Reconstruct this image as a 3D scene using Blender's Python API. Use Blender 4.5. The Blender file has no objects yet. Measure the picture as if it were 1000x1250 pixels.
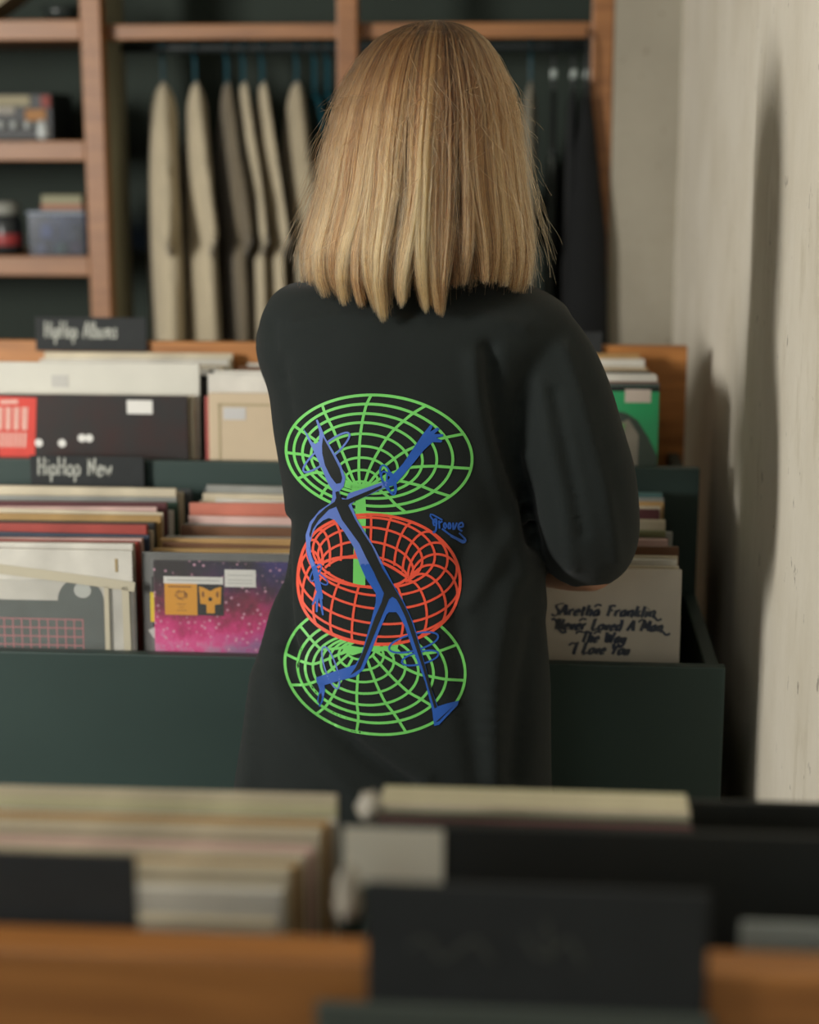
import bpy, bmesh, math, random
import numpy as np
from mathutils import Vector, Matrix, noise
from mathutils.bvhtree import BVHTree
from mathutils.geometry import delaunay_2d_cdt

random.seed(7)
RNG = np.random.default_rng(11)
scene = bpy.context.scene
COL = scene.collection

# ------------------------------------------------------------------ camera
FPX = 2083.0
PITCH, YAW, CAM_H = math.radians(12.0), math.radians(4.5), 1.55
cam_d = bpy.data.cameras.new('camera')
cam = bpy.data.objects.new('camera', cam_d)
COL.objects.link(cam)
cam.location = (0, 0, CAM_H)
cam.rotation_euler = (math.radians(90) - PITCH, 0, YAW)
cam_d.sensor_fit = 'HORIZONTAL'
cam_d.sensor_width = 24.0
cam_d.lens = FPX * 24.0 / 1000.0
cam_d.clip_start = 0.05
cam_d.dof.use_dof = True
cam_d.dof.focus_distance = 1.79
cam_d.dof.aperture_fstop = 2.7
scene.camera = cam

# ------------------------------------------------------------------ light
scene.view_settings.view_transform = 'Standard'
scene.view_settings.look = 'None'
scene.view_settings.gamma = 1.0
scene.view_settings.use_curve_mapping = False
scene.view_settings.exposure = 0.38
world = bpy.data.worlds.new('world')
scene.world = world
world.use_nodes = True
world.node_tree.nodes['Background'].inputs[0].default_value = (0.75, 0.85, 1.0, 1)
world.node_tree.nodes['Background'].inputs[1].default_value = 0.6


def area_light(name, loc, target, sx, sy, power, color):
    d = bpy.data.lights.new(name, 'AREA')
    d.shape = 'RECTANGLE'
    d.size, d.size_y = sx, sy
    d.energy = power
    d.color = color
    o = bpy.data.objects.new(name, d)
    COL.objects.link(o)
    o.location = loc
    o.rotation_euler = (Vector(target) - Vector(loc)).to_track_quat('-Z', 'Z').to_euler()
    return o


area_light('window_daylight', (-2.95, -0.45, 1.85), (-0.1, 1.85, 1.35), 0.75, 1.3, 165, (1.0, 0.965, 0.90))
area_light('added_rear_fill', (-1.6, -2.3, 1.9), (-0.6, 3.0, 1.2), 1.8, 1.4, 7, (0.86, 1.0, 0.97))  # added soft fill from behind the camera, no seen source
area_light('added_top_fill', (-0.5, 0.5, 2.85), (-0.5, 0.5, 0), 0.6, 0.6, 5.5, (1.0, 0.93, 0.82))  # added weak overhead fill to brighten board and record tops


# ------------------------------------------------------------------ pixel helpers
_cp, _sp, _cy, _sy = math.cos(PITCH), math.sin(PITCH), math.cos(YAW), math.sin(YAW)
FWD = Vector((-_sy * _cp, _cy * _cp, -_sp))
RGT = Vector((_cy, _sy, 0))
UPV = RGT.cross(FWD)
EYE = Vector((0, 0, CAM_H))


def ray(px, py):
    return FWD + RGT * ((px - 500) / FPX) + UPV * ((625 - py) / FPX)


def at_y(px, py, Y):
    d = ray(px, py)
    return EYE + d * (Y / d.y)


# ------------------------------------------------------------------ materials
MATS = {}


def srgb(h):
    h = h.lstrip('#')
    c = [int(h[i:i + 2], 16) / 255 for i in (0, 2, 4)]
    return tuple(x / 12.92 if x <= 0.04045 else ((x + 0.055) / 1.055) ** 2.4 for x in c)


def mat(name, hexcol, rough=0.6, var=0.0, scale=30.0, bump=0.0, bscale=200.0, spec=0.4, stretch=(1, 1, 1), col2=None, sheen=0.0):
    if name in MATS:
        return MATS[name]
    m = bpy.data.materials.new(name)
    m.use_nodes = True
    nt = m.node_tree
    b = nt.nodes['Principled BSDF']
    c = srgb(hexcol)
    b.inputs['Base Color'].default_value = (*c, 1)
    b.inputs['Roughness'].default_value = rough
    b.inputs['Specular IOR Level'].default_value = spec
    if sheen:
        b.inputs['Sheen Weight'].default_value = sheen
        b.inputs['Sheen Roughness'].default_value = 0.5
    if var or bump:
        tc = nt.nodes.new('ShaderNodeTexCoord')
        mp = nt.nodes.new('ShaderNodeMapping')
        mp.inputs['Scale'].default_value = stretch
        nt.links.new(tc.outputs['Object'], mp.inputs['Vector'])
    if var:
        n = nt.nodes.new('ShaderNodeTexNoise')
        n.inputs['Scale'].default_value = scale
        n.inputs['Detail'].default_value = 6
        nt.links.new(mp.outputs[0], n.inputs['Vector'])
        r = nt.nodes.new('ShaderNodeValToRGB')
        c2 = srgb(col2) if col2 else tuple(x * (1 - var) for x in c)
        r.color_ramp.elements[0].position = 0.3
        r.color_ramp.elements[1].position = 0.7
        r.color_ramp.elements[0].color = (*c2, 1)
        r.color_ramp.elements[1].color = (*[min(1, x * (1 + var * 0.3)) for x in c], 1)
        nt.links.new(n.outputs['Fac'], r.inputs['Fac'])
        nt.links.new(r.outputs['Color'], b.inputs['Base Color'])
    if bump:
        n2 = nt.nodes.new('ShaderNodeTexNoise')
        n2.inputs['Scale'].default_value = bscale
        n2.inputs['Detail'].default_value = 4
        nt.links.new(mp.outputs[0], n2.inputs['Vector'])
        bp = nt.nodes.new('ShaderNodeBump')
        bp.inputs['Strength'].default_value = bump
        bp.inputs['Distance'].default_value = 0.002
        nt.links.new(n2.outputs['Fac'], bp.inputs['Height'])
        nt.links.new(bp.outputs[0], b.inputs['Normal'])
    MATS[name] = m
    return m


def wood(name, h1, h2, rough=0.45):
    if name in MATS:
        return MATS[name]
    m = bpy.data.materials.new(name)
    m.use_nodes = True
    nt = m.node_tree
    b = nt.nodes['Principled BSDF']
    b.inputs['Roughness'].default_value = rough
    tc = nt.nodes.new('ShaderNodeTexCoord')
    mp = nt.nodes.new('ShaderNodeMapping')
    mp.inputs['Scale'].default_value = (1.2, 14, 14)
    nt.links.new(tc.outputs['Object'], mp.inputs['Vector'])
    n = nt.nodes.new('ShaderNodeTexNoise')
    n.inputs['Scale'].default_value = 4
    n.inputs['Detail'].default_value = 8
    n.inputs['Distortion'].default_value = 0.6
    nt.links.new(mp.outputs[0], n.inputs['Vector'])
    r = nt.nodes.new('ShaderNodeValToRGB')
    r.color_ramp.elements[0].position, r.color_ramp.elements[1].position = 0.3, 0.7
    r.color_ramp.elements[0].color = (*srgb(h1), 1)
    r.color_ramp.elements[1].color = (*srgb(h2), 1)
    nt.links.new(n.outputs['Fac'], r.inputs['Fac'])
    nt.links.new(r.outputs['Color'], b.inputs['Base Color'])
    MATS[name] = m
    return m


def clear_plastic(name, tint='#ffffff', gloss=0.12, haze=0.1):
    if name in MATS:
        return MATS[name]
    m = bpy.data.materials.new(name)
    m.use_nodes = True
    nt = m.node_tree
    for n in list(nt.nodes):
        nt.nodes.remove(n)
    out = nt.nodes.new('ShaderNodeOutputMaterial')
    t = nt.nodes.new('ShaderNodeBsdfTransparent')
    t.inputs[0].default_value = (*srgb(tint), 1)
    g = nt.nodes.new('ShaderNodeBsdfGlossy')
    g.inputs['Roughness'].default_value = 0.15
    d = nt.nodes.new('ShaderNodeBsdfDiffuse')
    d.inputs[0].default_value = (0.7, 0.7, 0.66, 1)
    m1 = nt.nodes.new('ShaderNodeMixShader')
    m1.inputs[0].default_value = gloss
    m2 = nt.nodes.new('ShaderNodeMixShader')
    m2.inputs[0].default_value = haze
    nt.links.new(t.outputs[0], m1.inputs[1])
    nt.links.new(g.outputs[0], m1.inputs[2])
    nt.links.new(m1.outputs[0], m2.inputs[1])
    nt.links.new(d.outputs[0], m2.inputs[2])
    nt.links.new(m2.outputs[0], out.inputs[0])
    MATS[name] = m
    return m


# ------------------------------------------------------------------ object helpers
def link(o, parent=None):
    COL.objects.link(o)
    if parent is not None:
        o.parent = parent
    return o


def tag(o, label=None, cat=None, group=None, kind=None):
    if label:
        o['label'] = label
    if cat:
        o['category'] = cat
    if group:
        o['group'] = group
    if kind:
        o['kind'] = kind
    return o


def empty(name, loc=(0, 0, 0), rz=0.0):
    o = bpy.data.objects.new(name, None)
    o.empty_display_size = 0.05
    COL.objects.link(o)
    o.location = loc
    o.rotation_euler = (0, 0, rz)
    return o


def from_bm(name, bm, material, parent=None, smooth=False):
    me = bpy.data.meshes.new(name)
    bm.normal_update()
    bm.to_mesh(me)
    bm.free()
    return from_me(name, me, material, parent, smooth)


def from_me(name, me, material, parent=None, smooth=False):
    if material is not None and not me.materials:
        me.materials.append(material)
    if smooth:
        me.shade_smooth()
    o = bpy.data.objects.new(name, me)
    return link(o, parent)


def from_py(name, verts, faces, material, parent=None, smooth=False):
    me = bpy.data.meshes.new(name)
    me.from_pydata([tuple(v) for v in verts], [], faces)
    me.update()
    return from_me(name, me, material, parent, smooth)


def bm_box(bm, lo, hi, bevel=0.0):
    b = bmesh.new()
    bmesh.ops.create_cube(b, size=1.0)
    for v in b.verts:
        v.co = Vector(tuple(lo[i] if v.co[i] < 0 else hi[i] for i in range(3)))
    if bevel:
        bmesh.ops.bevel(b, geom=list(b.edges), offset=bevel, segments=2, affect='EDGES', profile=0.6)
    me = bpy.data.meshes.new('tmp')
    b.to_mesh(me)
    b.free()
    bm.from_mesh(me)
    bpy.data.meshes.remove(me)


def box(name, lo, hi, material, parent=None, bevel=0.0):
    bm = bmesh.new()
    bm_box(bm, lo, hi, bevel)
    return from_bm(name, bm, material, parent)


def catmull(pts, n=8, closed=False):
    P = [np.array(p, float) for p in pts]
    if len(P) < 3:
        out = []
        for i in range(len(P) - 1):
            for k in range(n):
                out.append(P[i] + (P[i + 1] - P[i]) * k / n)
        out.append(P[-1])
        return out
    out = []
    m = len(P)
    for i in range(m if closed else m - 1):
        if closed:
            p0, p1, p2, p3 = P[(i - 1) % m], P[i], P[(i + 1) % m], P[(i + 2) % m]
        else:
            p0, p1, p2, p3 = P[max(i - 1, 0)], P[i], P[i + 1], P[min(i + 2, m - 1)]
        for k in range(n):
            t = k / n
            out.append(0.5 * (2 * p1 + (p2 - p0) * t + (2 * p0 - 5 * p1 + 4 * p2 - p3) * t * t + (3 * p1 - p0 - 3 * p2 + p3) * t ** 3))
    out.append(P[0] if closed else P[-1])
    return out


def tube_data(path, radii, seg=12, flat=1.0, cap=True, up=(0, 0, 1)):
    """verts, faces of a swept tube; flat scales the second axis"""
    path = [Vector(p) for p in path]
    V, F = [], []
    n = len(path)
    prev = None
    for i, p in enumerate(path):
        t = (path[min(i + 1, n - 1)] - path[max(i - 1, 0)]).normalized()
        if prev is None:
            a = Vector(up)
            if abs(a.dot(t)) > 0.95:
                a = Vector((1, 0, 0))
            s = t.cross(a).normalized()
        else:
            s = (prev - t * prev.dot(t)).normalized()
        prev = s
        u = t.cross(s).normalized()
        r = radii[i] if hasattr(radii, '__len__') else radii
        for k in range(seg):
            a = 2 * math.pi * k / seg
            V.append(p + s * (math.cos(a) * r) + u * (math.sin(a) * r * flat))
    for i in range(n - 1):
        for k in range(seg):
            a, b = i * seg + k, i * seg + (k + 1) % seg
            F.append((a, b, b + seg, a + seg))
    if cap:
        F.append(tuple(range(seg))[::-1])
        F.append(tuple((n - 1) * seg + k for k in range(seg)))
    return V, F


def tube(name, path, radii, material, parent=None, seg=10, flat=1.0):
    V, F = tube_data(path, radii, seg, flat)
    return from_py(name, V, F, material, parent, True)


class Soup:
    def __init__(self):
        self.V, self.F = [], []

    def add(self, V, F):
        b = len(self.V)
        self.V += [tuple(v) for v in V]
        self.F += [tuple(i + b for i in f) for f in F]

    def capsule(self, pts, radii, n=8, seg=14):
        """chain with rounded ends"""
        P = catmull([(*p, r) for p, r in zip(pts, radii)], n)
        path = [Vector(p[:3]) for p in P]
        rad = [float(p[3]) for p in P]
        t0 = (path[0] - path[1]).normalized()
        t1 = (path[-1] - path[-2]).normalized()
        pre, prr, post, por = [], [], [], []
        for k in (80, 60, 40, 20):
            a = math.radians(k)
            pre.append(path[0] + t0 * rad[0] * math.sin(a)); prr.append(rad[0] * math.cos(a))
        for k in (20, 40, 60, 80):
            a = math.radians(k)
            post.append(path[-1] + t1 * rad[-1] * math.sin(a)); por.append(rad[-1] * math.cos(a))
        self.add(*tube_data(pre + path + post, prr + rad + por, seg))

    def ellipsoid(self, c, r, rot=None, nu=20, nv=14):
        V, F = [], []
        M = rot or Matrix.Identity(3)
        for j in range(nv + 1):
            v = math.pi * j / nv
            for i in range(nu):
                u = 2 * math.pi * i / nu
                p = Vector((r[0] * math.sin(v) * math.cos(u), r[1] * math.sin(v) * math.sin(u), r[2] * math.cos(v)))
                V.append(Vector(c) + M @ p)
        for j in range(nv):
            for i in range(nu):
                a, b = j * nu + i, j * nu + (i + 1) % nu
                F.append((a, a + nu, b + nu, b))
        self.add(V, F)

    def remeshed(self, voxel, smooth_iter=4):
        me = bpy.data.meshes.new('tmp')
        me.from_pydata(self.V, [], self.F)
        me.update()
        b = bmesh.new()
        b.from_mesh(me)
        bmesh.ops.remove_doubles(b, verts=b.verts, dist=1e-6)
        bmesh.ops.recalc_face_normals(b, faces=b.faces)
        b.to_mesh(me)
        b.free()
        o = bpy.data.objects.new('tmp', me)
        COL.objects.link(o)
        md = o.modifiers.new('r', 'REMESH')
        md.mode = 'VOXEL'
        md.voxel_size = voxel
        if smooth_iter:
            ms = o.modifiers.new('s', 'SMOOTH')
            ms.factor = 0.5
            ms.iterations = smooth_iter
        dg = bpy.context.evaluated_depsgraph_get()
        dg.update()
        res = bpy.data.meshes.new_from_object(o.evaluated_get(dg))
        bpy.data.objects.remove(o)
        bpy.data.meshes.remove(me)
        return res


def ribbon2d(pts, w, nib=None):
    """flat ribbon in (x, z) -> verts at y=0, faces facing -Y; w width; nib angle for a broad pen"""
    P = [np.array(p, float) for p in pts]
    V, F = [], []
    n = len(P)
    for i in range(n):
        t = P[min(i + 1, n - 1)] - P[max(i - 1, 0)]
        L = np.hypot(*t)
        if L < 1e-9:
            t = np.array((1.0, 0))
        else:
            t = t / L
        ww = w
        if nib is not None:
            ang = math.atan2(t[1], t[0])
            ww = w * (0.36 + 0.64 * abs(math.sin(ang - nib)))
        nn = np.array((-t[1], t[0])) * ww / 2
        a, b = P[i] + nn, P[i] - nn
        V += [(a[0], 0, a[1]), (b[0], 0, b[1])]
    for i in range(n - 1):
        k = 2 * i
        F.append((k, k + 1, k + 3, k + 2))
    return V, F


# ------------------------------------------------------------------ stroke lettering
GL = {
    'A': (0.62, [[(0, 0), (0.16, 0.5), (0.32, 1.0)], [(0.32, 1.0), (0.42, 0.5), (0.52, 0)], [(0.1, 0.36), (0.46, 0.36)]]),
    'F': (0.55, [[(0.12, 0), (0.14, 0.5), (0.12, 1.0)], [(0.0, 0.92), (0.2, 1.0), (0.52, 0.96)], [(0.12, 0.55), (0.42, 0.55)]]),
    'H': (0.6, [[(0.05, 0), (0.05, 1.0)], [(0.48, 0), (0.48, 1.0)], [(0.05, 0.5), (0.48, 0.52)]]),
    'I': (0.36, [[(0.0, 0.9), (0.16, 1.0), (0.34, 0.94)], [(0.18, 0.97), (0.16, 0.5), (0.16, 0)], [(0.0, 0.03), (0.3, 0)]]),
    'L': (0.52, [[(0.1, 1.0), (0.1, 0.5), (0.08, 0.02)], [(0.0, 0.9), (0.1, 1.0), (0.2, 0.92)], [(0.08, 0.03), (0.3, 0.0), (0.48, 0.16)]]),
    'M': (0.78, [[(0.04, 0), (0.1, 1.0)], [(0.1, 1.0), (0.36, 0.25)], [(0.36, 0.25), (0.6, 1.0)], [(0.6, 1.0), (0.68, 0)]]),
    'N': (0.62, [[(0.05, 0), (0.06, 1.0)], [(0.06, 1.0), (0.46, 0.02)], [(0.46, 0.02), (0.48, 1.0)]]),
    'T': (0.56, [[(0.0, 0.9), (0.2, 1.0), (0.54, 0.95)], [(0.28, 0.97), (0.26, 0.5), (0.24, 0)]]),
    'W': (0.85, [[(0.03, 1.0), (0.2, 0.0)], [(0.2, 0.0), (0.38, 0.8)], [(0.38, 0.8), (0.56, 0.0)], [(0.56, 0.0), (0.76, 1.0)]]),
    'Y': (0.58, [[(0.02, 1.0), (0.14, 0.62), (0.28, 0.5)], [(0.52, 1.0), (0.3, 0.5), (0.18, 0)]]),
    'a': (0.48, [[(0.38, 0.5), (0.2, 0.56), (0.05, 0.3), (0.14, 0.03), (0.32, 0.12), (0.38, 0.5)], [(0.38, 0.52), (0.38, 0.15), (0.46, 0.0)]]),
    'b': (0.46, [[(0.06, 1.0), (0.06, 0.02)], [(0.06, 0.35), (0.2, 0.56), (0.38, 0.35), (0.28, 0.02), (0.06, 0.1)]]),
    'd': (0.48, [[(0.36, 0.45), (0.18, 0.55), (0.04, 0.28), (0.14, 0.02), (0.34, 0.15)], [(0.3, 1.05), (0.38, 0.6), (0.38, 0.1), (0.46, 0.0)]]),
    'e': (0.44, [[(0.05, 0.3), (0.36, 0.34), (0.24, 0.56), (0.05, 0.36), (0.12, 0.02), (0.4, 0.1)]]),
    'h': (0.48, [[(0.06, 1.0), (0.06, 0.0)], [(0.06, 0.35), (0.22, 0.56), (0.36, 0.4), (0.36, 0.1), (0.44, 0.0)]]),
    'i': (0.22, [[(0.08, 0.55), (0.08, 0.1), (0.16, 0.0)], [(0.08, 0.74), (0.1, 0.8)]]),
    'k': (0.46, [[(0.06, 1.0), (0.06, 0.0)], [(0.36, 0.55), (0.08, 0.28)], [(0.14, 0.32), (0.4, 0.0)]]),
    'l': (0.22, [[(0.07, 1.0), (0.07, 0.1), (0.16, 0.0)]]),
    'm': (0.7, [[(0.05, 0.55), (0.05, 0.0)], [(0.05, 0.38), (0.18, 0.56), (0.3, 0.4), (0.3, 0.0)], [(0.3, 0.38), (0.44, 0.56), (0.56, 0.4), (0.57, 0.08), (0.66, 0.0)]]),
    'n': (0.5, [[(0.05, 0.55), (0.06, 0.0)], [(0.06, 0.36), (0.22, 0.56), (0.36, 0.42), (0.36, 0.08), (0.48, -0.02)]]),
    'o': (0.46, [[(0.22, 0.56), (0.05, 0.38), (0.08, 0.08), (0.24, 0.0), (0.4, 0.2), (0.36, 0.46), (0.22, 0.56)]]),
    'p': (0.46, [[(0.06, 0.55), (0.06, -0.4)], [(0.06, 0.35), (0.2, 0.56), (0.38, 0.35), (0.28, 0.02), (0.06, 0.1)]]),
    'r': (0.36, [[(0.06, 0.55), (0.06, 0.0)], [(0.06, 0.36), (0.18, 0.55), (0.34, 0.5)]]),
    's': (0.4, [[(0.34, 0.48), (0.18, 0.56), (0.08, 0.42), (0.28, 0.22), (0.2, 0.0), (0.04, 0.08)]]),
    't': (0.36, [[(0.14, 0.85), (0.13, 0.15), (0.26, 0.0)], [(0.0, 0.55), (0.3, 0.58)]]),
    'u': (0.48, [[(0.05, 0.55), (0.06, 0.1), (0.22, 0.0), (0.36, 0.2), (0.37, 0.55)], [(0.37, 0.55), (0.38, 0.08), (0.46, 0.0)]]),
    'v': (0.44, [[(0.03, 0.55), (0.18, 0.0)], [(0.18, 0.0), (0.3, 0.4), (0.4, 0.56)]]),
    'w': (0.62, [[(0.03, 0.55), (0.14, 0.0)], [(0.14, 0.0), (0.28, 0.45)], [(0.28, 0.45), (0.4, 0.0)], [(0.4, 0.0), (0.54, 0.56)]]),
    'y': (0.46, [[(0.04, 0.55), (0.1, 0.14), (0.3, 0.12), (0.38, 0.55)], [(0.38, 0.55), (0.36, -0.1), (0.2, -0.38), (0.0, -0.25)]]),
    ' ': (0.4, []),
}


def lettering(text, size, width, x0=0.0, z0=0.0, shear=0.0, nib=None, jitter=0.0, fit=None, spacing=0.06):
    tot = sum(GL[c][0] + spacing for c in text)
    sx = size if fit is None else fit / tot
    V, F = [], []
    x = x0
    rr = random.Random(text)
    for c in text:
        adv, strokes = GL[c]
        for s in strokes:
            pts = [(x + (p[0]) * sx + shear * p[1] * size + rr.uniform(-jitter, jitter) * size, z0 + p[1] * size + rr.uniform(-jitter, jitter) * size) for p in s]
            v, f = ribbon2d(catmull(pts, 5), width, nib)
            b = len(V)
            V += v
            F += [tuple(i + b for i in q) for q in f]
        x += (adv + spacing) * sx
    return V, F


# ------------------------------------------------------------------ palette
M_panel = mat('dark_green_paint', '#2c3d39', 0.5, 0.12, 6, 0.05, 300)
M_wood = wood('warm_pine', '#8f5c2e', '#b67a40')
M_wood_d = wood('shelf_pine', '#7a4e28', '#976538')
M_card = mat('chalkboard_card', '#26292a', 0.75, 0.15, 40)
M_chalk = mat('chalk_line', '#b9bbb2', 0.9, 0.35, 500)
M_white = mat('white_sticker', '#d9d8d2', 0.5)


# ------------------------------------------------------------------ the room
def plaster(name, base, dark, stain):
    m = bpy.data.materials.new(name)
    m.use_nodes = True
    nt = m.node_tree
    b = nt.nodes['Principled BSDF']
    b.inputs['Roughness'].default_value = 0.85
    b.inputs['Specular IOR Level'].default_value = 0.2
    tc = nt.nodes.new('ShaderNodeTexCoord')

    def nz(scale, stretch, detail=6):
        mp = nt.nodes.new('ShaderNodeMapping')
        mp.inputs['Scale'].default_value = stretch
        nt.links.new(tc.outputs['Object'], mp.inputs['Vector'])
        n = nt.nodes.new('ShaderNodeTexNoise')
        n.inputs['Scale'].default_value = scale
        n.inputs['Detail'].default_value = detail
        n.inputs['Roughness'].default_value = 0.65
        nt.links.new(mp.outputs[0], n.inputs['Vector'])
        return n

    def ramp(n, p0, p1, c0, c1):
        r = nt.nodes.new('ShaderNodeValToRGB')
        r.color_ramp.elements[0].position, r.color_ramp.elements[1].position = p0, p1
        r.color_ramp.elements[0].color, r.color_ramp.elements[1].color = (*c0, 1), (*c1, 1)
        nt.links.new(n.outputs['Fac'], r.inputs['Fac'])
        return r

    def mix(fac, a, bb):
        x = nt.nodes.new('ShaderNodeMix')
        x.data_type = 'RGBA'
        nt.links.new(fac, x.inputs[0])
        nt.links.new(a, x.inputs[6])
        nt.links.new(bb, x.inputs[7])
        return x.outputs[2]

    r1 = ramp(nz(4, (1, 1.2, 0.8)), 0.3, 0.72, srgb(dark), srgb(base))
    streak = ramp(nz(6, (1, 2, 0.9), 10), 0.56, 0.78, (0, 0, 0), (0.5, 0.5, 0.5))
    rgb = nt.nodes.new('ShaderNodeRGB')
    rgb.outputs[0].default_value = (*srgb(stain), 1)
    c = mix(streak.outputs[0], r1.outputs[0], rgb.outputs[0])
    spot = ramp(nz(32, (1, 1.2, 0.8), 5), 0.655, 0.71, (0, 0, 0), (0.6, 0.6, 0.6))
    rgb2 = nt.nodes.new('ShaderNodeRGB')
    rgb2.outputs[0].default_value = (*srgb('#4b3c2a'), 1)
    c = mix(spot.outputs[0], c, rgb2.outputs[0])
    nt.links.new(c, b.inputs['Base Color'])
    bp = nt.nodes.new('ShaderNodeBump')
    bp.inputs['Strength'].default_value = 0.25
    bp.inputs['Distance'].default_value = 0.004
    nt.links.new(nz(28, (1, 0.9, 0.9), 8).outputs['Fac'], bp.inputs['Height'])
    nt.links.new(bp.outputs[0], b.inputs['Normal'])
    return m


M_plaster = plaster('rough_plaster', '#e0dacc', '#cfc7b5', '#a39678')
M_grey_wall = plaster('grey_plaster', '#a09a8b', '#928c7e', '#857c6a')
M_room = mat('room_paint', '#8f8c80', 0.9)
M_niche = mat('niche_paint', '#263029', 0.8, 0.15, 5)
WX = 0.278       # right wall plane
X0, Y0, Y1, ZC = -3.2, -2.6, 3.72, 2.9


def struct(o):
    o['kind'] = 'structure'
    return o


struct(box('floor', (X0, Y0, -0.1), (WX + 0.4, Y1 + 0.7, 0), mat('concrete_floor', '#6b675e', 0.7, 0.2, 3, 0.2, 60)))
struct(box('ceiling', (X0, Y0, ZC), (WX + 0.4, Y1 + 0.7, ZC + 0.1), M_room))
# right wall: two plaster layers with a small uneven step between them
bm = bmesh.new()
prof = [(2.30, 0.0), (2.285, -0.004), (2.28, -0.010), (Y0, -0.010)]
ys = [Y1 + 0.1, 3.2, 2.7, 2.36, 2.325] + [p[0] for p in prof]
xs = [WX] * 5 + [WX + p[1] for p in prof]
NZ = 60
grid = []
for j in range(NZ + 1):
    z = ZC * j / NZ
    row = []
    for y, x in zip(ys, xs):
        wob = 0.012 * noise.noise((0, 3.1, z * 2.3)) + 0.004 * noise.noise((0, 1.7, z * 9)) if 2.2 < y < 2.4 else 0
        row.append(bm.verts.new((x + 0.002 * noise.noise((y * 3, 0, z * 3)), y + wob, z)))
    for y in (Y0, Y1 + 0.1):
        row.append(bm.verts.new((WX + 0.3, y, z)))
    grid.append(row)
for j in range(NZ):
    for i in range(len(grid[0])):
        k = (i + 1) % len(grid[0])
        bm.faces.new((grid[j][i], grid[j][k], grid[j + 1][k], grid[j + 1][i]))
bm.faces.new(grid[0])
bm.faces.new(grid[-1][::-1])
bmesh.ops.recalc_face_normals(bm, faces=bm.faces)
struct(from_bm('wall_right', bm, M_plaster))
XP = 0.137       # left edge of the grey pier beside the shelf niche
struct(box('wall_back', (XP, Y1, 0), (WX + 0.02, Y1 + 0.6, ZC), M_grey_wall))
struct(box('wall_niche', (X0, Y1 + 0.46, 0), (XP + 0.01, Y1 + 0.6, ZC), M_niche))
# left wall with a window opening, front wall with a shop window opening
lw = empty('wall_left')
struct(lw)
for lo, hi in (((X0 - 0.15, Y0, 0), (X0, -1.0, ZC)), ((X0 - 0.15, 0.1, 0), (X0, Y1 + 0.6, ZC)), ((X0 - 0.15, -1.0, 0), (X0, 0.1, 1.0)), ((X0 - 0.15, -1.0, 2.7), (X0, 0.1, ZC))):
    box('wall_panel', lo, hi, M_room, lw)
fw = empty('wall_front')
struct(fw)
for lo, hi in (((X0, Y0 - 0.15, 0), (-2.6, Y0, ZC)), ((-0.6, Y0 - 0.15, 0), (WX + 0.3, Y0, ZC)), ((-2.6, Y0 - 0.15, 0), (-0.6, Y0, 1.0)), ((-2.6, Y0 - 0.15, 2.7), (-0.6, Y0, ZC))):
    box('wall_panel', lo, hi, M_room, fw)
# added partition, out of view: shades the near bin from the window light
struct(box('added_shade_wall', (-2.3, -2.6, 0), (-2.15, -0.02, ZC), M_room))
M_frame = mat('window_frame_paint', '#d8d4c8', 0.5)
w1 = empty('window_1')
struct(w1)
for lo, hi in (((X0 - 0.1, -1.0, 1.0), (X0 - 0.04, -0.95, 2.7)), ((X0 - 0.1, 0.05, 1.0), (X0 - 0.04, 0.1, 2.7)), ((X0 - 0.1, -0.95, 1.0), (X0 - 0.04, 0.05, 1.05)), ((X0 - 0.1, -0.95, 2.65), (X0 - 0.04, 0.05, 2.7))):
    box('window_frame', lo, hi, M_frame, w1)
w2 = empty('window_2')
struct(w2)
for lo, hi in (((-2.6, Y0 - 0.1, 1.0), (-2.55, Y0 - 0.04, 2.7)), ((-0.65, Y0 - 0.1, 1.0), (-0.6, Y0 - 0.04, 2.7)), ((-2.55, Y0 - 0.1, 1.0), (-0.65, Y0 - 0.04, 1.05)), ((-2.55, Y0 - 0.1, 2.65), (-0.65, Y0 - 0.04, 2.7))):
    box('window_frame', lo, hi, M_frame, w2)


# ------------------------------------------------------------------ record bins
# unseen ceiling fixture, added to go with the fill light from above
cl_ = empty('added_ceiling_lamp', (-0.5, 0.5, 2.9))
tag(cl_, 'added square white ceiling lamp, out of view over the aisle', 'lamp')
box('housing', (-0.33, -0.33, -0.035), (0.33, 0.33, 0.0), M_frame, cl_, 0.004)


def record_bin():
    r = empty('record_bin', (-0.4, 2.4, 0))
    tag(r, 'two-tier dark green record bin with wooden back board, standing behind the shopper', 'record bin')

    def b(name, lo, hi, m, bev=0.002, parent=None):
        o = box(name, [lo[i] - (-0.4, 2.4, 0)[i] for i in range(3)], [hi[i] - (-0.4, 2.4, 0)[i] for i in range(3)], m, parent or r, bev)
        return o
    XL, XR = -1.19, 0.224
    b('front_panel', (XL, 1.985, 0.30), (XR, 2.003, 0.942), M_panel)
    b('middle_panel', (XL, 2.405, 0.60), (XR, 2.423, 1.107), M_panel)
    b('back_board', (XL, 2.80, 0.30), (XR + 0.01, 2.825, 1.236), M_wood)
    b('bin_floor', (XL, 2.003, 0.715), (XR, 2.405, 0.735), M_panel)
    b('bin_floor', (XL, 2.423, 0.86), (XR, 2.80, 0.88), M_panel)
    for x in (XL, XR - 0.018):
        b('side_panel', (x, 2.004, 0.30), (x + 0.018, 2.404, 0.925), M_panel)
        b('side_panel', (x, 2.424, 0.30), (x + 0.018, 2.799, 1.06), M_panel)
    for x in (-0.836, -0.4985, -0.166):
        b('divider', (x, 2.004, 0.735), (x + 0.003, 2.404, 0.925), M_panel)
        b('divider', (x, 2.424, 0.88), (x + 0.003, 2.799, 1.05), M_panel)
    for x in (XL + 0.03, -0.5, XR - 0.07):
        for y in (2.05, 2.72):
            b('leg', (x, y, 0), (x + 0.05, y + 0.05, 0.31), M_panel)
    return r


record_bin()

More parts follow.
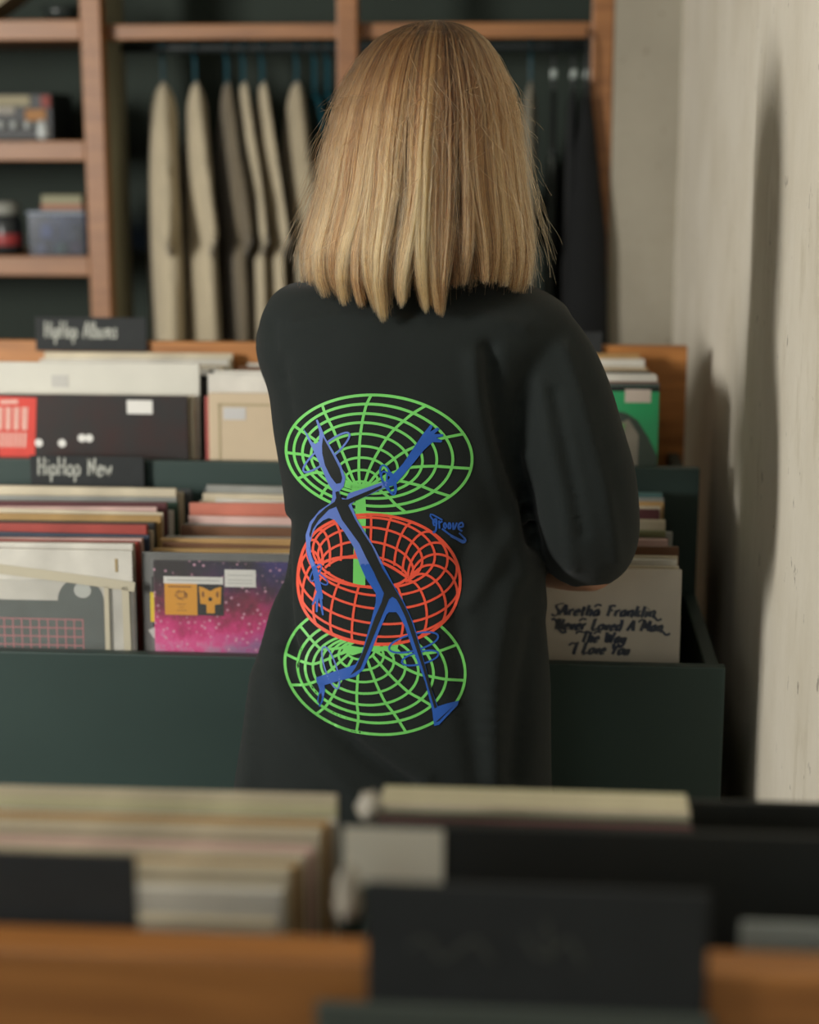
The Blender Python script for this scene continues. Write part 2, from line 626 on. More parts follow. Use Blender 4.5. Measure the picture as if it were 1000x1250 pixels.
ORD = ['first', 'second', 'third', 'fourth', 'fifth', 'sixth', 'seventh', 'eighth', 'ninth', 'tenth', 'eleventh', 'twelfth', 'thirteenth', 'fourteenth', 'fifteenth', 'sixteenth',
       'seventeenth', 'eighteenth', 'nineteenth', 'twentieth', 'twenty-first', 'twenty-second', 'twenty-third', 'twenty-fourth', 'twenty-fifth', 'twenty-sixth']
PAL = {'white': '#cfccc2', 'cream': '#cabfa6', 'tan': '#b08d5c', 'black': '#24262a', 'charcoal': '#3c3f40', 'navy': '#333d4d', 'coral': '#bf7562', 'red': '#a2473f', 'pale pink': '#cfaea6',
       'olive': '#7d7f58', 'teal': '#4d6d6c', 'maroon': '#5c3538', 'grey': '#8d8f8a', 'dark green': '#2f463a', 'brown': '#6e4c34', 'golden': '#a98a58', 'pale yellow': '#c4bf9c', 'dark grey': '#55585a'}
SLEEVE_MESH = {}
LP = 0.315


def sleeve_mesh(size, thick, material):
    key = (round(size, 3), round(thick, 4), material.name)
    if key not in SLEEVE_MESH:
        bm = bmesh.new()
        bm_box(bm, (-size / 2, -thick / 2, 0), (size / 2, thick / 2, size), min(0.0012, thick * 0.3))
        me = bpy.data.meshes.new('record')
        bm.to_mesh(me)
        bm.free()
        me.materials.append(material)
        SLEEVE_MESH[key] = me
    return SLEEVE_MESH[key]


def record(x, y, z, lean, colour, label, group=None, thick=0.005, yaw=0.0, roll=0.0, size=LP, material=None, name='record'):
    m = material or mat('sleeve_' + colour.replace(' ', '_'), PAL[colour], 0.45, 0.25, 14)
    o = bpy.data.objects.new(name, sleeve_mesh(size, thick, m))
    COL.objects.link(o)
    o.location = (x, y, z)
    o.rotation_euler = (-lean, roll, yaw)
    tag(o, label, 'record', group)
    return o


def print_quad(parent, name, x0, z0, x1, z1, material, off, thick=0.005, poly=None):
    """a flat printed or stuck shape on the front face of a sleeve; x from the sleeve's left edge, z from its bottom"""
    y = -thick / 2 - off
    pts = poly or [(x0, z0), (x1, z0), (x1, z1), (x0, z1)]
    bm = bmesh.new()
    f = bm.faces.new([bm.verts.new((p[0] - LP / 2, y, p[1])) for p in pts])
    r = bmesh.ops.extrude_face_region(bm, geom=[f])
    for v in r['geom']:
        if isinstance(v, bmesh.types.BMVert):
            v.co.y += off * 0.8
    bmesh.ops.recalc_face_normals(bm, faces=bm.faces)
    return from_bm(name, bm, material, parent)


def ink(parent, name, VF, material, off, thick=0.005, dx=0.0, dz=0.0):
    V, F = VF
    y = -thick / 2 - off
    return from_py(name, [(v[0] + dx - LP / 2, y, v[2] + dz) for v in V], F, material, parent)


# positions: tier one floor 0.735, tier two floor 0.88
XC = {'a': -0.662, 'b': -0.325, 'c': 0.014}


def pile(xc, ys, ye, z0, cols, anchor, tier, lean0, lean1, top0, top1, group, seed):
    rr = random.Random(seed)
    n = len(cols)
    for i, c in enumerate(cols):
        t = i / max(1, n - 1)
        y = ys + (ye - ys) * t + rr.uniform(-0.25, 0.25) * (ye - ys) / n
        lean = lean0 + (lean1 - lean0) * t + rr.uniform(-0.015, 0.015)
        top = top0 + (top1 - top0) * t + rr.uniform(-0.008, 0.008)
        z = max(z0, top - LP * math.cos(lean))
        th = rr.choice([0.005, 0.007, 0.009, 0.012])
        record(xc + rr.uniform(-0.008, 0.006), y, z, lean, c, f'{c} record sleeve, {ORD[i]} behind the {anchor}', group, th, rr.uniform(-0.025, 0.025), rr.uniform(-0.012, 0.012))


# ---- tier one, compartment a: white sleeve with a red grid print
W = 0.003
ra = record(-0.662, 2.022, 0.748, 0.02, 'white', 'white record sleeve with red grid print in a clear plastic bag', thick=0.006)
M_grey_print = mat('grey_photo_print', '#4c5654', 0.4, 0.3, 25)
M_grid = mat('red_grid_ink', '#b86a70', 0.5)
print_quad(ra, 'cover_print', 0.0, 0.0, 0.277, 0.250, M_grey_print, 0.0006, 0.006)
disc = [(0.248 + 0.029 * math.cos(a), 0.250 + 0.029 * math.sin(a)) for a in np.linspace(0, math.pi, 24)]
print_quad(ra, 'disc_print', 0, 0, 0, 0, M_grey_print, 0.0006, 0.006, disc)
disc = [(0.251 + 0.011 * math.cos(a), 0.264 + 0.010 * math.sin(a)) for a in np.linspace(0, 2 * math.pi, 24)[:-1]]
print_quad(ra, 'disc_highlight', 0, 0, 0, 0, mat('pale_print', '#b9bcb6', 0.5), 0.0010, 0.006, disc)
V, F = [], []
for k in range(20):
    x = 0.25 - k * 0.0112
    v, f = ribbon2d([(x, 0.06), (x, 0.226)], 0.0015)
    F += [tuple(i + len(V) for i in q) for q in f]; V += v
for k in range(15):
    z = 0.226 - k * 0.0112
    v, f = ribbon2d([(0.0, z), (0.25, z)], 0.0015)
    F += [tuple(i + len(V) for i in q) for q in f]; V += v
ink(ra, 'grid_print', (V, F), M_grid, 0.0010, 0.006)
print_quad(ra, 'hole_tab', 0.293, 0.288, 0.2965, 0.305, mat('tan_tab', '#9c8a66', 0.6), 0.0006, 0.006)
V, F = [], []
bag = box('plastic_bag', (-LP / 2 - 0.002, -0.0062, -0.0), (LP / 2 + 0.004, -0.0056, LP * 0.88), clear_plastic('bag_film', gloss=0.06, haze=0.06), ra)
fold = [(-0.002, 0.300), (0.10, 0.294), (0.20, 0.284), (0.318, 0.270)]
V, F = ribbon2d(catmull(fold, 6), 0.012)
from_py('bag_fold', [(v[0] - LP / 2, -0.0068, v[2]) for v in V], F, mat('bag_fold_film', '#b8b19c', 0.35), ra)
V, F = ribbon2d([(0.282, 0.27), (0.281, 0.0)], 0.006)
V2, F2 = ribbon2d([(0.306, 0.27), (0.308, 0.0)], 0.009)
from_py('bag_seam', [(v[0] - LP / 2, -0.0068, v[2]) for v in V + V2], F + [tuple(i + len(V) for i in q) for q in F2], mat('bag_fold_film', '#b8b19c', 0.35), ra)
pile(XC['a'] - 0.002, 2.045, 2.375, 0.736,
     ['white', 'red', 'pale pink', 'navy', 'red', 'cream', 'charcoal', 'golden', 'cream', 'black', 'pale pink', 'maroon', 'white', 'dark green', 'grey', 'navy', 'cream', 'cream', 'charcoal', 'dark grey'],
     'white grid-print sleeve in the lower bin', 1, 0.05, 0.01, 1.066, 1.076, 'records behind the grid-print sleeve', 3)

# ---- tier one, compartment b: galaxy cover
M_gal = bpy.data.materials.new('galaxy_cover')
M_gal.use_nodes = True
nt = M_gal.node_tree
bs = nt.nodes['Principled BSDF']
bs.inputs['Roughness'].default_value = 0.35
tc = nt.nodes.new('ShaderNodeTexCoord')
sep = nt.nodes.new('ShaderNodeSeparateXYZ')
nt.links.new(tc.outputs['Object'], sep.inputs[0])
n1 = nt.nodes.new('ShaderNodeTexNoise'); n1.inputs['Scale'].default_value = 22; n1.inputs['Detail'].default_value = 10; n1.inputs['Roughness'].default_value = 0.75
nt.links.new(tc.outputs['Object'], n1.inputs['Vector'])
mr = nt.nodes.new('ShaderNodeMapRange'); mr.inputs[1].default_value = 0.31; mr.inputs[2].default_value = 0.205
nt.links.new(sep.outputs['Z'], mr.inputs[0])
ad = nt.nodes.new('ShaderNodeMath'); ad.operation = 'MULTIPLY_ADD'; ad.inputs[1].default_value = 1.5
nt.links.new(n1.outputs['Fac'], ad.inputs[0]); nt.links.new(mr.outputs[0], ad.inputs[2])
sb = nt.nodes.new('ShaderNodeMath'); sb.operation = 'SUBTRACT'; sb.inputs[1].default_value = 0.83
nt.links.new(ad.outputs[0], sb.inputs[0])
rp = nt.nodes.new('ShaderNodeValToRGB')
for e, (p, c) in zip(range(6), [(0.0, '#2b2529'), (0.22, '#4a2336'), (0.45, '#8a2a4a'), (0.7, '#d0357c'), (0.88, '#e25a9a'), (1.0, '#c98fb0')]):
    el = rp.color_ramp.elements[e] if e < 2 else rp.color_ramp.elements.new(p)
    el.position = p
    el.color = (*srgb(c), 1)
nt.links.new(sb.outputs[0], rp.inputs['Fac'])
n2 = nt.nodes.new('ShaderNodeTexNoise'); n2.inputs['Scale'].default_value = 11; n2.inputs['Detail'].default_value = 8
nt.links.new(tc.outputs['Object'], n2.inputs['Vector'])
mx = nt.nodes.new('ShaderNodeMapRange'); mx.inputs[1].default_value = -0.12; mx.inputs[2].default_value = 0.03
nt.links.new(sep.outputs['X'], mx.inputs[0])
mm = nt.nodes.new('ShaderNodeMath'); mm.operation = 'MULTIPLY'
r2 = nt.nodes.new('ShaderNodeValToRGB'); r2.color_ramp.elements[0].position = 0.45; r2.color_ramp.elements[1].position = 0.6
nt.links.new(n2.outputs['Fac'], r2.inputs['Fac'])
nt.links.new(r2.outputs[0], mm.inputs[0]); nt.links.new(mx.outputs[0], mm.inputs[1])
mixc = nt.nodes.new('ShaderNodeMix'); mixc.data_type = 'RGBA'
nt.links.new(mm.outputs[0], mixc.inputs[0]); nt.links.new(rp.outputs[0], mixc.inputs[6]); mixc.inputs[7].default_value = (*srgb('#3f3478'), 1)
vo = nt.nodes.new('ShaderNodeTexVoronoi'); vo.inputs['Scale'].default_value = 125
nt.links.new(tc.outputs['Object'], vo.inputs['Vector'])
r3 = nt.nodes.new('ShaderNodeValToRGB'); r3.color_ramp.elements[0].position = 0.12; r3.color_ramp.elements[1].position = 0.3
r3.color_ramp.elements[0].color = (0.85, 0.85, 0.85, 1); r3.color_ramp.elements[1].color = (0, 0, 0, 1)
nt.links.new(vo.outputs['Distance'], r3.inputs['Fac'])
mix2 = nt.nodes.new('ShaderNodeMix'); mix2.data_type = 'RGBA'
nt.links.new(r3.outputs[0], mix2.inputs[0]); nt.links.new(mixc.outputs[2], mix2.inputs[6]); mix2.inputs[7].default_value = (*srgb('#d6a3b8'), 1)
nt.links.new(mix2.outputs[2], bs.inputs['Base Color'])
rb = record(-0.322, 2.022, 0.736, 0.03, 'black', 'pink and purple speckled record cover with orange and black stickers', material=M_gal)
M_orange = mat('orange_print', '#d9992a', 0.5)
M_blk = mat('black_print', '#1d1f20', 0.5)
T = 0.310   # sticker rows hang from here
print_quad(rb, 'title_strip', 0.013, T - 0.024, 0.088, T - 0.015, M_white, 0.0006)
print_quad(rb, 'orange_label', 0.014, T - 0.064, 0.055, T - 0.024, M_orange, 0.0005)
print_quad(rb, 'black_label', 0.055, T - 0.064, 0.088, T - 0.0245, M_blk, 0.0005)
print_quad(rb, 'price_sticker', 0.090, T - 0.027, 0.129, T - 0.005, M_white, 0.0006)
M_brown_ink = mat('brown_ink', '#8a5a20', 0.6)
V, F = [], []


def put(vf):
    global V, F
    F += [tuple(i + len(V) for i in q) for q in vf[1]]
    V += vf[0]


put(ribbon2d([(0.019, T - 0.0278), (0.048, T - 0.0278)], 0.0018))
for k in range(9):
    a = k * 2.4
    cx, cz = 0.0345 + 0.006 * math.cos(a), T - 0.039 + 0.005 * math.sin(a)
    put(ribbon2d([(cx - 0.002, cz), (cx, cz + 0.002), (cx + 0.002, cz - 0.001)], 0.0012))
for z, w in ((0.050, 0.012), (0.054, 0.007), (0.058, 0.013)):
    put(ribbon2d([(0.035 - w / 2, T - z), (0.035 + w / 2, T - z)], 0.0008))
ink(rb, 'label_ink', (V, F), M_brown_ink, 0.0011)
pol = [(0.0575, T - 0.027), (0.0645, T - 0.029), (0.0715, T - 0.033), (0.0785, T - 0.029), (0.0855, T - 0.027), (0.0845, T - 0.049), (0.077, T - 0.050), (0.077, T - 0.061), (0.0665, T - 0.061), (0.0665, T - 0.050), (0.059, T - 0.049)]
print_quad(rb, 'emblem', 0, 0, 0, 0, M_orange, 0.0009, poly=pol)
print_quad(rb, 'emblem_eye', 0, 0, 0, 0, M_blk, 0.0013, poly=[(0.0715 + 0.0026 * math.cos(a), T - 0.043 + 0.0026 * math.sin(a)) for a in np.linspace(0, 6.283, 16)[:-1]])
for sx in (-1, 1):
    print_quad(rb, 'emblem_mark', 0, 0, 0, 0, M_brown_ink, 0.0013, poly=[(0.0715 + sx * 0.009 + 0.0018 * math.cos(a), T - 0.037 + 0.004 * math.sin(a)) for a in np.linspace(0, 6.283, 12)[:-1]])
V, F = [], []
put(ribbon2d([(0.018, T - 0.0195), (0.083, T - 0.0195)], 0.0009))
for z in (0.012, 0.018, 0.022):
    put(ribbon2d([(0.094, T - z), (0.125, T - z)], 0.0006))
ink(rb, 'sticker_ink', (V, F), mat('grey_ink', '#8f918f', 0.7), 0.0011)
bag = box('plastic_bag', (-LP / 2 - 0.003, -0.0052, 0.0), (LP / 2 + 0.003, -0.0047, LP + 0.004), clear_plastic('bag_film_clear', gloss=0.05, haze=0.03), rb)
rg = record(-0.338, 2.031, 0.744, 0.03, 'grey', 'grey record sleeve with yellow side label behind the speckled cover', material=mat('sleeve_midgrey', '#6d6e6c', 0.4, 0.2, 20))
print_quad(rg, 'side_label', 0.0095, 0.226, 0.0245, 0.264, mat('yellow_label', '#d9c02a', 0.5), 0.0006)
print_quad(rg, 'label_band', 0.012, 0.264, 0.0245, 0.284, M_blk, 0.0006)
print_quad(rg, 'label_band', 0.012, 0.219, 0.0245, 0.226, M_blk, 0.0006)
print_quad(rg, 'torn_print', 0, 0, 0, 0, mat('pale_print', '#b9bcb6', 0.5), 0.0006, poly=[(0.006, 0.215), (0.0205, 0.222), (0.0205, 0.20), (0.012, 0.206)])
print_quad(rg, 'torn_print', 0, 0, 0, 0, mat('pale_print', '#b9bcb6', 0.5), 0.0006, poly=[(0.014, 0.185), (0.0205, 0.19), (0.0205, 0.17), (0.011, 0.172)])
pile(XC['b'] - 0.004, 2.045, 2.15, 0.736, ['white', 'tan', 'golden', 'brown', 'tan', 'grey'], 'pink speckled cover in the lower bin', 1, 0.04, 0.05, 1.05, 1.046, 'records behind the speckled cover', 5)
pile(XC['b'] + 0.006, 2.19, 2.25, 0.736, ['brown', 'grey', 'pale pink', 'white', 'coral', 'coral'], 'gap in the lower middle stack', 1, 0.05, 0.04, 1.055, 1.072, 'records midway in the lower middle stack', 6)
rt = record(-0.308, 2.295, 0.752, 0.09, 'white', 'tilted white record sleeve with black brush drawing and barcode', thick=0.005, roll=0.03)
V, F = [], []
for k in range(12):
    put(ribbon2d([(0.03 + k * 0.0042, 0.283), (0.03 + k * 0.0042, 0.296)], 0.0018 if k % 3 else 0.0028))
put(ribbon2d([(0.028, 0.297), (0.082, 0.297)], 0.002))
ink(rt, 'barcode', (V, F), M_blk, 0.0006)
print_quad(rt, 'brush_drawing', 0, 0, 0, 0, M_blk, 0.0006, poly=[(0.10, 0.272), (0.13, 0.284), (0.12, 0.292), (0.16, 0.297), (0.22, 0.298), (0.30, 0.294), (0.30, 0.26), (0.12, 0.262)])
pile(XC['b'] + 0.002, 2.33, 2.385, 0.740, ['cream', 'cream', 'grey', 'dark grey'], 'tilted white sleeve with the brush drawing', 1, 0.03, 0.01, 1.066, 1.078, 'records behind the tilted white sleeve', 8)

# ---- tier one, compartment c: hand lettered white sleeve
rc = record(0.0145, 2.022, 0.736, 0.03, 'white', 'off-white record sleeve with navy swash lettering beside the shopper\'s elbow', material=mat('sleeve_offwhite', '#b9b2a6', 0.55, 0.1, 12), thick=0.006)
M_navy_ink = mat('navy_ink', '#343c50', 0.6, 0.4, 60, col2='#50545a')
S = 0.0185
for txt, x, z, w, sz in (('Aretha Franklin', 0.167, 0.256, 0.118, S), ('Never Loved A Man', 0.163, 0.238, 0.131, S), ('The Way', 0.194, 0.2225, 0.055, S), ('I Love You', 0.184, 0.208, 0.070, S)):
    o = ink(rc, 'lettering', lettering(txt, sz * 0.72, 0.0047, x, z, 0.28, math.radians(20), 0.0, w), M_navy_ink, 0.0006, 0.006)
ink(rc, 'swash', ribbon2d(catmull([(0.173, 0.271), (0.164, 0.268), (0.167, 0.260), (0.163, 0.255), (0.158, 0.257)], 5), 0.0036, math.radians(20)), M_navy_ink, 0.0006, 0.006)
ink(rc, 'swash', ribbon2d(catmull([(0.283, 0.257), (0.287, 0.252), (0.292, 0.254)], 5), 0.0030), M_navy_ink, 0.0006, 0.006)
ink(rc, 'swash', ribbon2d(catmull([(0.293, 0.239), (0.298, 0.234), (0.303, 0.236)], 5), 0.0030), M_navy_ink, 0.0006, 0.006)
ink(rc, 'swash', ribbon2d(catmull([(0.158, 0.250), (0.162, 0.251), (0.165, 0.246), (0.167, 0.239), (0.172, 0.234), (0.177, 0.236)], 5), 0.0032), M_navy_ink, 0.0006, 0.006)
for x, z in ((0.214, 0.270), (0.196, 0.252), (0.268, 0.252), (0.192, 0.236), (0.214, 0.236), (0.184, 0.221)):
    ink(rc, 'swash', ribbon2d(catmull([(x - 0.004, z - 0.003), (x, z), (x + 0.005, z - 0.001)], 4), 0.0026), M_navy_ink, 0.0006, 0.006)
pile(XC['c'] + 0.001, 2.042, 2.12, 0.736, ['cream', 'white', 'cream', 'brown'], 'navy lettered sleeve in the lower bin', 1, 0.03, 0.03, 1.048, 1.052, 'records behind the lettered sleeve', 9)
pile(XC['c'] - 0.004, 2.16, 2.38, 0.736, ['pale pink', 'maroon', 'olive', 'grey', 'teal', 'cream', 'charcoal', 'maroon', 'cream', 'white', 'tan', 'grey', 'teal', 'dark grey'], 'gap after the lettered sleeve', 1, 0.03, 0.01, 1.055, 1.075,
     'records at the back of the lettered stack', 10)

# ---- tier two, compartment a: black cover with red panel
ta = record(-0.676, 2.437, 0.876 + 0.006, 0.03, 'black', 'black record cover with red lettered panel, white dots and price sticker', material=mat('sleeve_black_gloss', '#2b2d2c', 0.3, 0.3, 18, col2='#3a2a28'))
M_redp = mat('red_print', '#cf3d30', 0.5, 0.15, 30)
print_quad(ta, 'red_panel', 0, 0, 0, 0, M_redp, 0.0006, poly=[(0.03, 0.20), (0.084, 0.22), (0.090, 0.310), (0.03, 0.312)])
M_pinkp = mat('pale_red_print', '#d8a79a', 0.5)
V, F = [], []
for k in range(4):
    x = 0.031 + k * 0.0125
    put(ribbon2d([(x + 0.002, 0.296), (x, 0.262)], 0.0055))
    put(ribbon2d([(x + 0.007, 0.296), (x + 0.004, 0.262)], 0.0026))
for k in range(7):
    x = 0.030 + k * 0.0068
    put(ribbon2d([(x, 0.258), (x - 0.002, 0.236)], 0.0042))
put(ribbon2d([(0.035, 0.303), (0.062, 0.304)], 0.006))
ink(ta, 'tall_letters', (V, F), M_pinkp, 0.0010)
for x, z in ((0.091, 0.243), (0.126, 0.243), (0.156, 0.251), (0.167, 0.251)):
    print_quad(ta, 'white_dot', 0, 0, 0, 0, M_white, 0.0010, poly=[(x + 0.006 * math.cos(a), z + 0.006 * math.sin(a)) for a in np.linspace(0, 6.283, 18)[:-1]])
print_quad(ta, 'price_sticker', 0.225, 0.288, 0.263, 0.308, M_white, 0.0010)
tb = record(-0.668, 2.488, 0.923, 0.04, 'white', 'silvery white record sleeve standing tall behind the black cover', thick=0.007, material=mat('sleeve_silver', '#c9c7bc', 0.4, 0.1, 8))
print_quad(tb, 'faint_print', 0.09, 0.278, 0.116, 0.296, mat('faint_grey_print', '#b3b1ab', 0.5), 0.0006, 0.007)
for i, (y, z, c, x) in enumerate(((2.450, 0.8805, 'cream', -0.668), (2.463, 0.8805, 'white', -0.664))):
    record(x, y, z, 0.03, c, f'{c} record sleeve, {ORD[i]} one behind the black cover with red panel', 'records behind the black cover', 0.006)
pile(-0.663, 2.515, 2.77, 0.885, ['charcoal', 'black', 'charcoal', 'grey', 'white', 'cream', 'charcoal', 'cream', 'white', 'cream', 'grey', 'cream', 'white', 'cream'], 'silvery white sleeve in the upper bin', 2, 0.03, 0.0, 1.205, 1.214, 'records behind the silvery white sleeve', 12)

# ---- tier two, compartment b: cream cover with red edge
tcv = record(-0.330, 2.437, 0.887, 0.035, 'cream', 'cream record cover with framed border and pale sticker', material=mat('sleeve_beige', '#c4b296', 0.5, 0.08, 10), thick=0.007)
M_border = mat('border_print', '#a8997a', 0.6)
V, F = [], []
put(ribbon2d([(0.016, 0.0), (0.016, 0.300)], 0.004))
put(ribbon2d([(0.014, 0.298), (0.30, 0.298)], 0.004))
ink(tcv, 'border', (V, F), M_border, 0.0006, 0.007)
print_quad(tcv, 'pale_sticker', 0.022, 0.276, 0.055, 0.294, mat('bluish_sticker', '#bdbcba', 0.5), 0.0006, 0.007)
record(-0.3375, 2.447, 0.8805, 0.035, 'red', 'red edged record sleeve, first one behind the cream framed cover', 'records behind the cream cover', 0.006)
record(-0.335, 2.462, 0.912, 0.035, 'white', 'white record sleeve, second one behind the cream framed cover', 'records behind the cream cover', 0.007)
record(-0.33, 2.482, 0.914, 0.035, 'white', 'white record sleeve, third one behind the cream framed cover', 'records behind the cream cover', 0.005)
pile(-0.322, 2.52, 2.77, 0.885, ['charcoal', 'black', 'white', 'grey', 'cream', 'brown', 'charcoal', 'cream', 'white', 'maroon'], 'third white sleeve in the upper middle bin', 2, 0.02, 0.0, 1.208, 1.21, 'records at the back of the upper middle bin', 14)

# ---- tier two, compartment c: green portrait cover
M_green_cov = mat('green_cover', '#2f9f63', 0.5, 0.12, 9, col2='#3f9166')
td = record(0.009, 2.437, 0.903, 0.03, 'teal', 'bright green record cover with a grey portrait and price sticker', material=M_green_cov)
pol = [(0.13, 0.0), (0.315, 0.0), (0.314, 0.215), (0.300, 0.243), (0.285, 0.266), (0.268, 0.277), (0.25, 0.280), (0.235, 0.276), (0.225, 0.283), (0.21, 0.27), (0.19, 0.28), (0.15, 0.27)]
print_quad(td, 'portrait_print', 0, 0, 0, 0, mat('portrait_dark', '#3f4a42', 0.5), 0.0006, poly=pol)
pol = [(0.14, 0.0), (0.285, 0.0), (0.287, 0.245), (0.272, 0.268), (0.26, 0.262), (0.25, 0.23), (0.235, 0.21), (0.15, 0.20)]
print_quad(td, 'portrait_face', 0, 0, 0, 0, mat('portrait_grey', '#8a8578', 0.5, 0.2, 30), 0.0009, poly=pol)
pol = [(0.19, 0.20), (0.232, 0.195), (0.262, 0.235), (0.268, 0.262), (0.25, 0.258), (0.21, 0.25), (0.19, 0.258)]
print_quad(td, 'portrait_cheek', 0, 0, 0, 0, mat('portrait_lime', '#6fa266', 0.5, 0.2, 30), 0.0012, poly=pol)
pol = [(0.222 + 0.016 * math.cos(a), 0.268 + 0.007 * math.sin(a)) for a in np.linspace(0, 6.283, 16)[:-1]]
print_quad(td, 'portrait_eye', 0, 0, 0, 0, mat('portrait_dark', '#3f4a42', 0.5), 0.0015, poly=pol)
print_quad(td, 'price_sticker', 0.266, 0.292, 0.303, 0.311, mat('pinkish_sticker', '#c9bcb0', 0.5), 0.0006)
print_quad(td, 'top_band', 0.0, 0.308, 0.315, 0.315, M_blk, 0.0004)
for i, (y, z, c, x) in enumerate(((2.452, 0.905, 'dark grey', 0.010), (2.466, 0.906, 'brown', 0.010), (2.492, 0.911, 'white', 0.009), (2.515, 0.911, 'white', 0.008))):
    record(x, y, z, 0.03, c, f'{c} record sleeve, {ORD[i]} one behind the green portrait cover', 'records behind the green cover', 0.008)
pile(0.002, 2.57, 2.76, 0.885, ['charcoal', 'cream', 'grey', 'tan', 'cream', 'cream', 'white', 'tan'], 'fourth sleeve behind the green portrait cover', 2, 0.02, 0.0, 1.218, 1.222, 'records at the back of the green cover stack', 15)


# ---- chalk cards
def chalk_card(px, py, Y, w, h, text, label, yaw=0.0, lean=0.0, size=0.03, dx=0.012, dz=None, fit=None, strokes=None):
    p = at_y(px, py, Y)
    r = empty('section_card', p, yaw)
    r.rotation_euler = (-lean, 0, yaw)
    tag(r, label, 'sign')
    box('card', (0, 0, 0), (w, 0.004, h), M_card, r, 0.001)
    if text:
        V, F = lettering(text, size, 0.003, dx, dz if dz is not None else h * 0.4, 0.05, None, 0.02, fit)
        from_py('chalk_lettering', [(v[0], -0.0008, v[2]) for v in V], F, M_chalk, r)
    if strokes:
        V, F = [], []
        for s in strokes:
            v, f = ribbon2d(catmull(s, 5), 0.003)
            F += [tuple(i + len(V) for i in q) for q in f]
            V += v
        from_py('chalk_lettering', [(v[0], -0.0008, v[2]) for v in V], F, M_chalk, r)
    return r


chalk_card(44, 428, 2.79, 0.188, 0.056, 'HipHop Albums', 'black chalk card reading HipHop Albums clipped on the wooden back board', 0.0, 0.02, 0.027, 0.016, 0.022, 0.124)
chalk_card(38, 594, 2.392, 0.168, 0.046, 'HipHop New', 'black chalk card reading HipHop New on the middle panel', 0.0, 0.0, 0.026, 0.011, 0.018, 0.112)
chalk_card(594, 442, 2.79, 0.188, 0.050, None, 'black chalk card half hidden behind the shopper\'s shoulder', 0.0, 0.02,
           strokes=[[(0.148, 0.045), (0.147, 0.026), (0.151, 0.018)], [(0.150, 0.018), (0.160, 0.022), (0.165, 0.026)], [(0.12, 0.04), (0.118, 0.02)], [(0.10, 0.02), (0.11, 0.04), (0.125, 0.02)]])

# ------------------------------------------------------------------ foreground bin
fb = empty('record_bin', (-0.1, 0.95, 0))
tag(fb, 'wooden-backed record bin seen from behind, dark cards over its board', 'record bin')


def fbox(name, lo, hi, m, bev=0.002):
    return box(name, (lo[0] + 0.1, lo[1] - 0.95, lo[2]), (hi[0] + 0.1, hi[1] - 0.95, hi[2]), m, fb, bev)


fbox('back_board', (-0.72, 0.757, 0.30), (0.262, 0.785, 1.166), M_wood, 0.003)
fbox('bin_floor', (-0.72, 0.785, 0.80), (0.262, 1.13, 0.82), M_panel)
fbox('front_panel', (-0.72, 1.13, 0.30), (0.262, 1.148, 1.03), M_panel)
for x in (-0.72, 0.244):
    fbox('side_panel', (x, 0.786, 0.30), (x + 0.018, 1.129, 1.03), M_panel)
fbox('divider', (-0.119, 0.786, 0.82), (-0.1165, 1.129, 1.02), M_panel)
for x in (-0.70, 0.19):
    for y in (0.79, 1.07):
        fbox('leg', (x, y, 0), (x + 0.05, y + 0.05, 0.31), M_panel)
# left stack: right edges step inward towards the camera
rr = random.Random(4)
lst = ['white', 'pale yellow', 'cream', 'grey', 'cream', 'white', 'cream', 'tan', 'cream', 'pale pink', 'cream', 'tan', 'white', 'pale yellow', 'cream', 'pale yellow']
for i, c in enumerate(lst):
    t = i / (len(lst) - 1)
    y = 0.812 + 0.205 * t
    near = i < 5
    xr = at_y(335 if near else 340 + 72 * min(1, (t - 0.3) / 0.5), 1020, y).x
    top = 1.134 if near else 1.150 + rr.uniform(-0.003, 0.004)
    if i == 5:
        top = 1.145
    record(xr - LP / 2, y, top - LP, 0.0, c, f'{c} record sleeve, {ORD[i]} one behind the wooden board by the plain dark card', 'records behind the plain dark card', 0.007, rr.uniform(-0.008, 0.008))
M_dark = mat('black_sleeve', '#1a1d1b', 0.6, 0.2, 10)
p = at_y(447, 1003, 0.86)
d1 = record(p.x + LP / 2 + 0.0, 0.86, p.z - LP, 0.0, 'black', 'black record sleeve with a white corner sticker behind the lettered dark card', thick=0.006, material=M_dark)
print_quad(d1, 'corner_sticker', -0.012, LP - 0.034, 0.042, LP - 0.002, mat('cream_sticker', '#c8c3b2', 0.5), 0.001, 0.006)
p = at_y(860, 977, 1.06)
record(0.083, 1.06, p.z - LP, 0.0, 'black', 'black record sleeve showing past the stack of small sleeves', thick=0.006, material=M_dark)
SMALL = 0.192
p = at_y(650, 970, 1.02)
rz = p.z - SMALL
for i in range(7):
    c = ['black', 'maroon', 'dark green', 'cream', 'pale yellow', 'cream', 'pale yellow'][i]
    y = 0.978 + i * 0.008
    p0, p1 = at_y(457, 975, y), at_y(850, 975, y)
    record((p0.x + p1.x) / 2, y, rz - (0.004 if i < 3 else 0), 0.0, c, f'{c} small single sleeve, {ORD[i]} in the short stack behind the black sleeves', 'small single sleeves', 0.007, 0.0, 0, SMALL, name='single_sleeve')
# the small sleeves stand on a riser block
fbox('riser', (-0.10, 0.965, 0.82), (0.10, 1.035, rz - 0.005), M_panel)


def fcard(px0, px1, py_top, Y, h, label, strokes=None):
    a, b = at_y(px0, py_top, Y), at_y(px1, py_top, Y)
    r = empty('section_card', (a.x, Y, a.z - h))
    tag(r, label, 'sign')
    box('card', (0, 0, 0), (b.x - a.x, 0.004, h), M_card, r, 0.001)
    if strokes:
        V, F = [], []
        for s in strokes:
            v, f = ribbon2d(catmull(s, 5), 0.0022)
            F += [tuple(i + len(V) for i in q) for q in f]
            V += v
        from_py('chalk_lettering', [(v[0], -0.0008, v[2]) for v in V], F, mat('faint_chalk', '#4a4c48', 0.9), r)
    return r


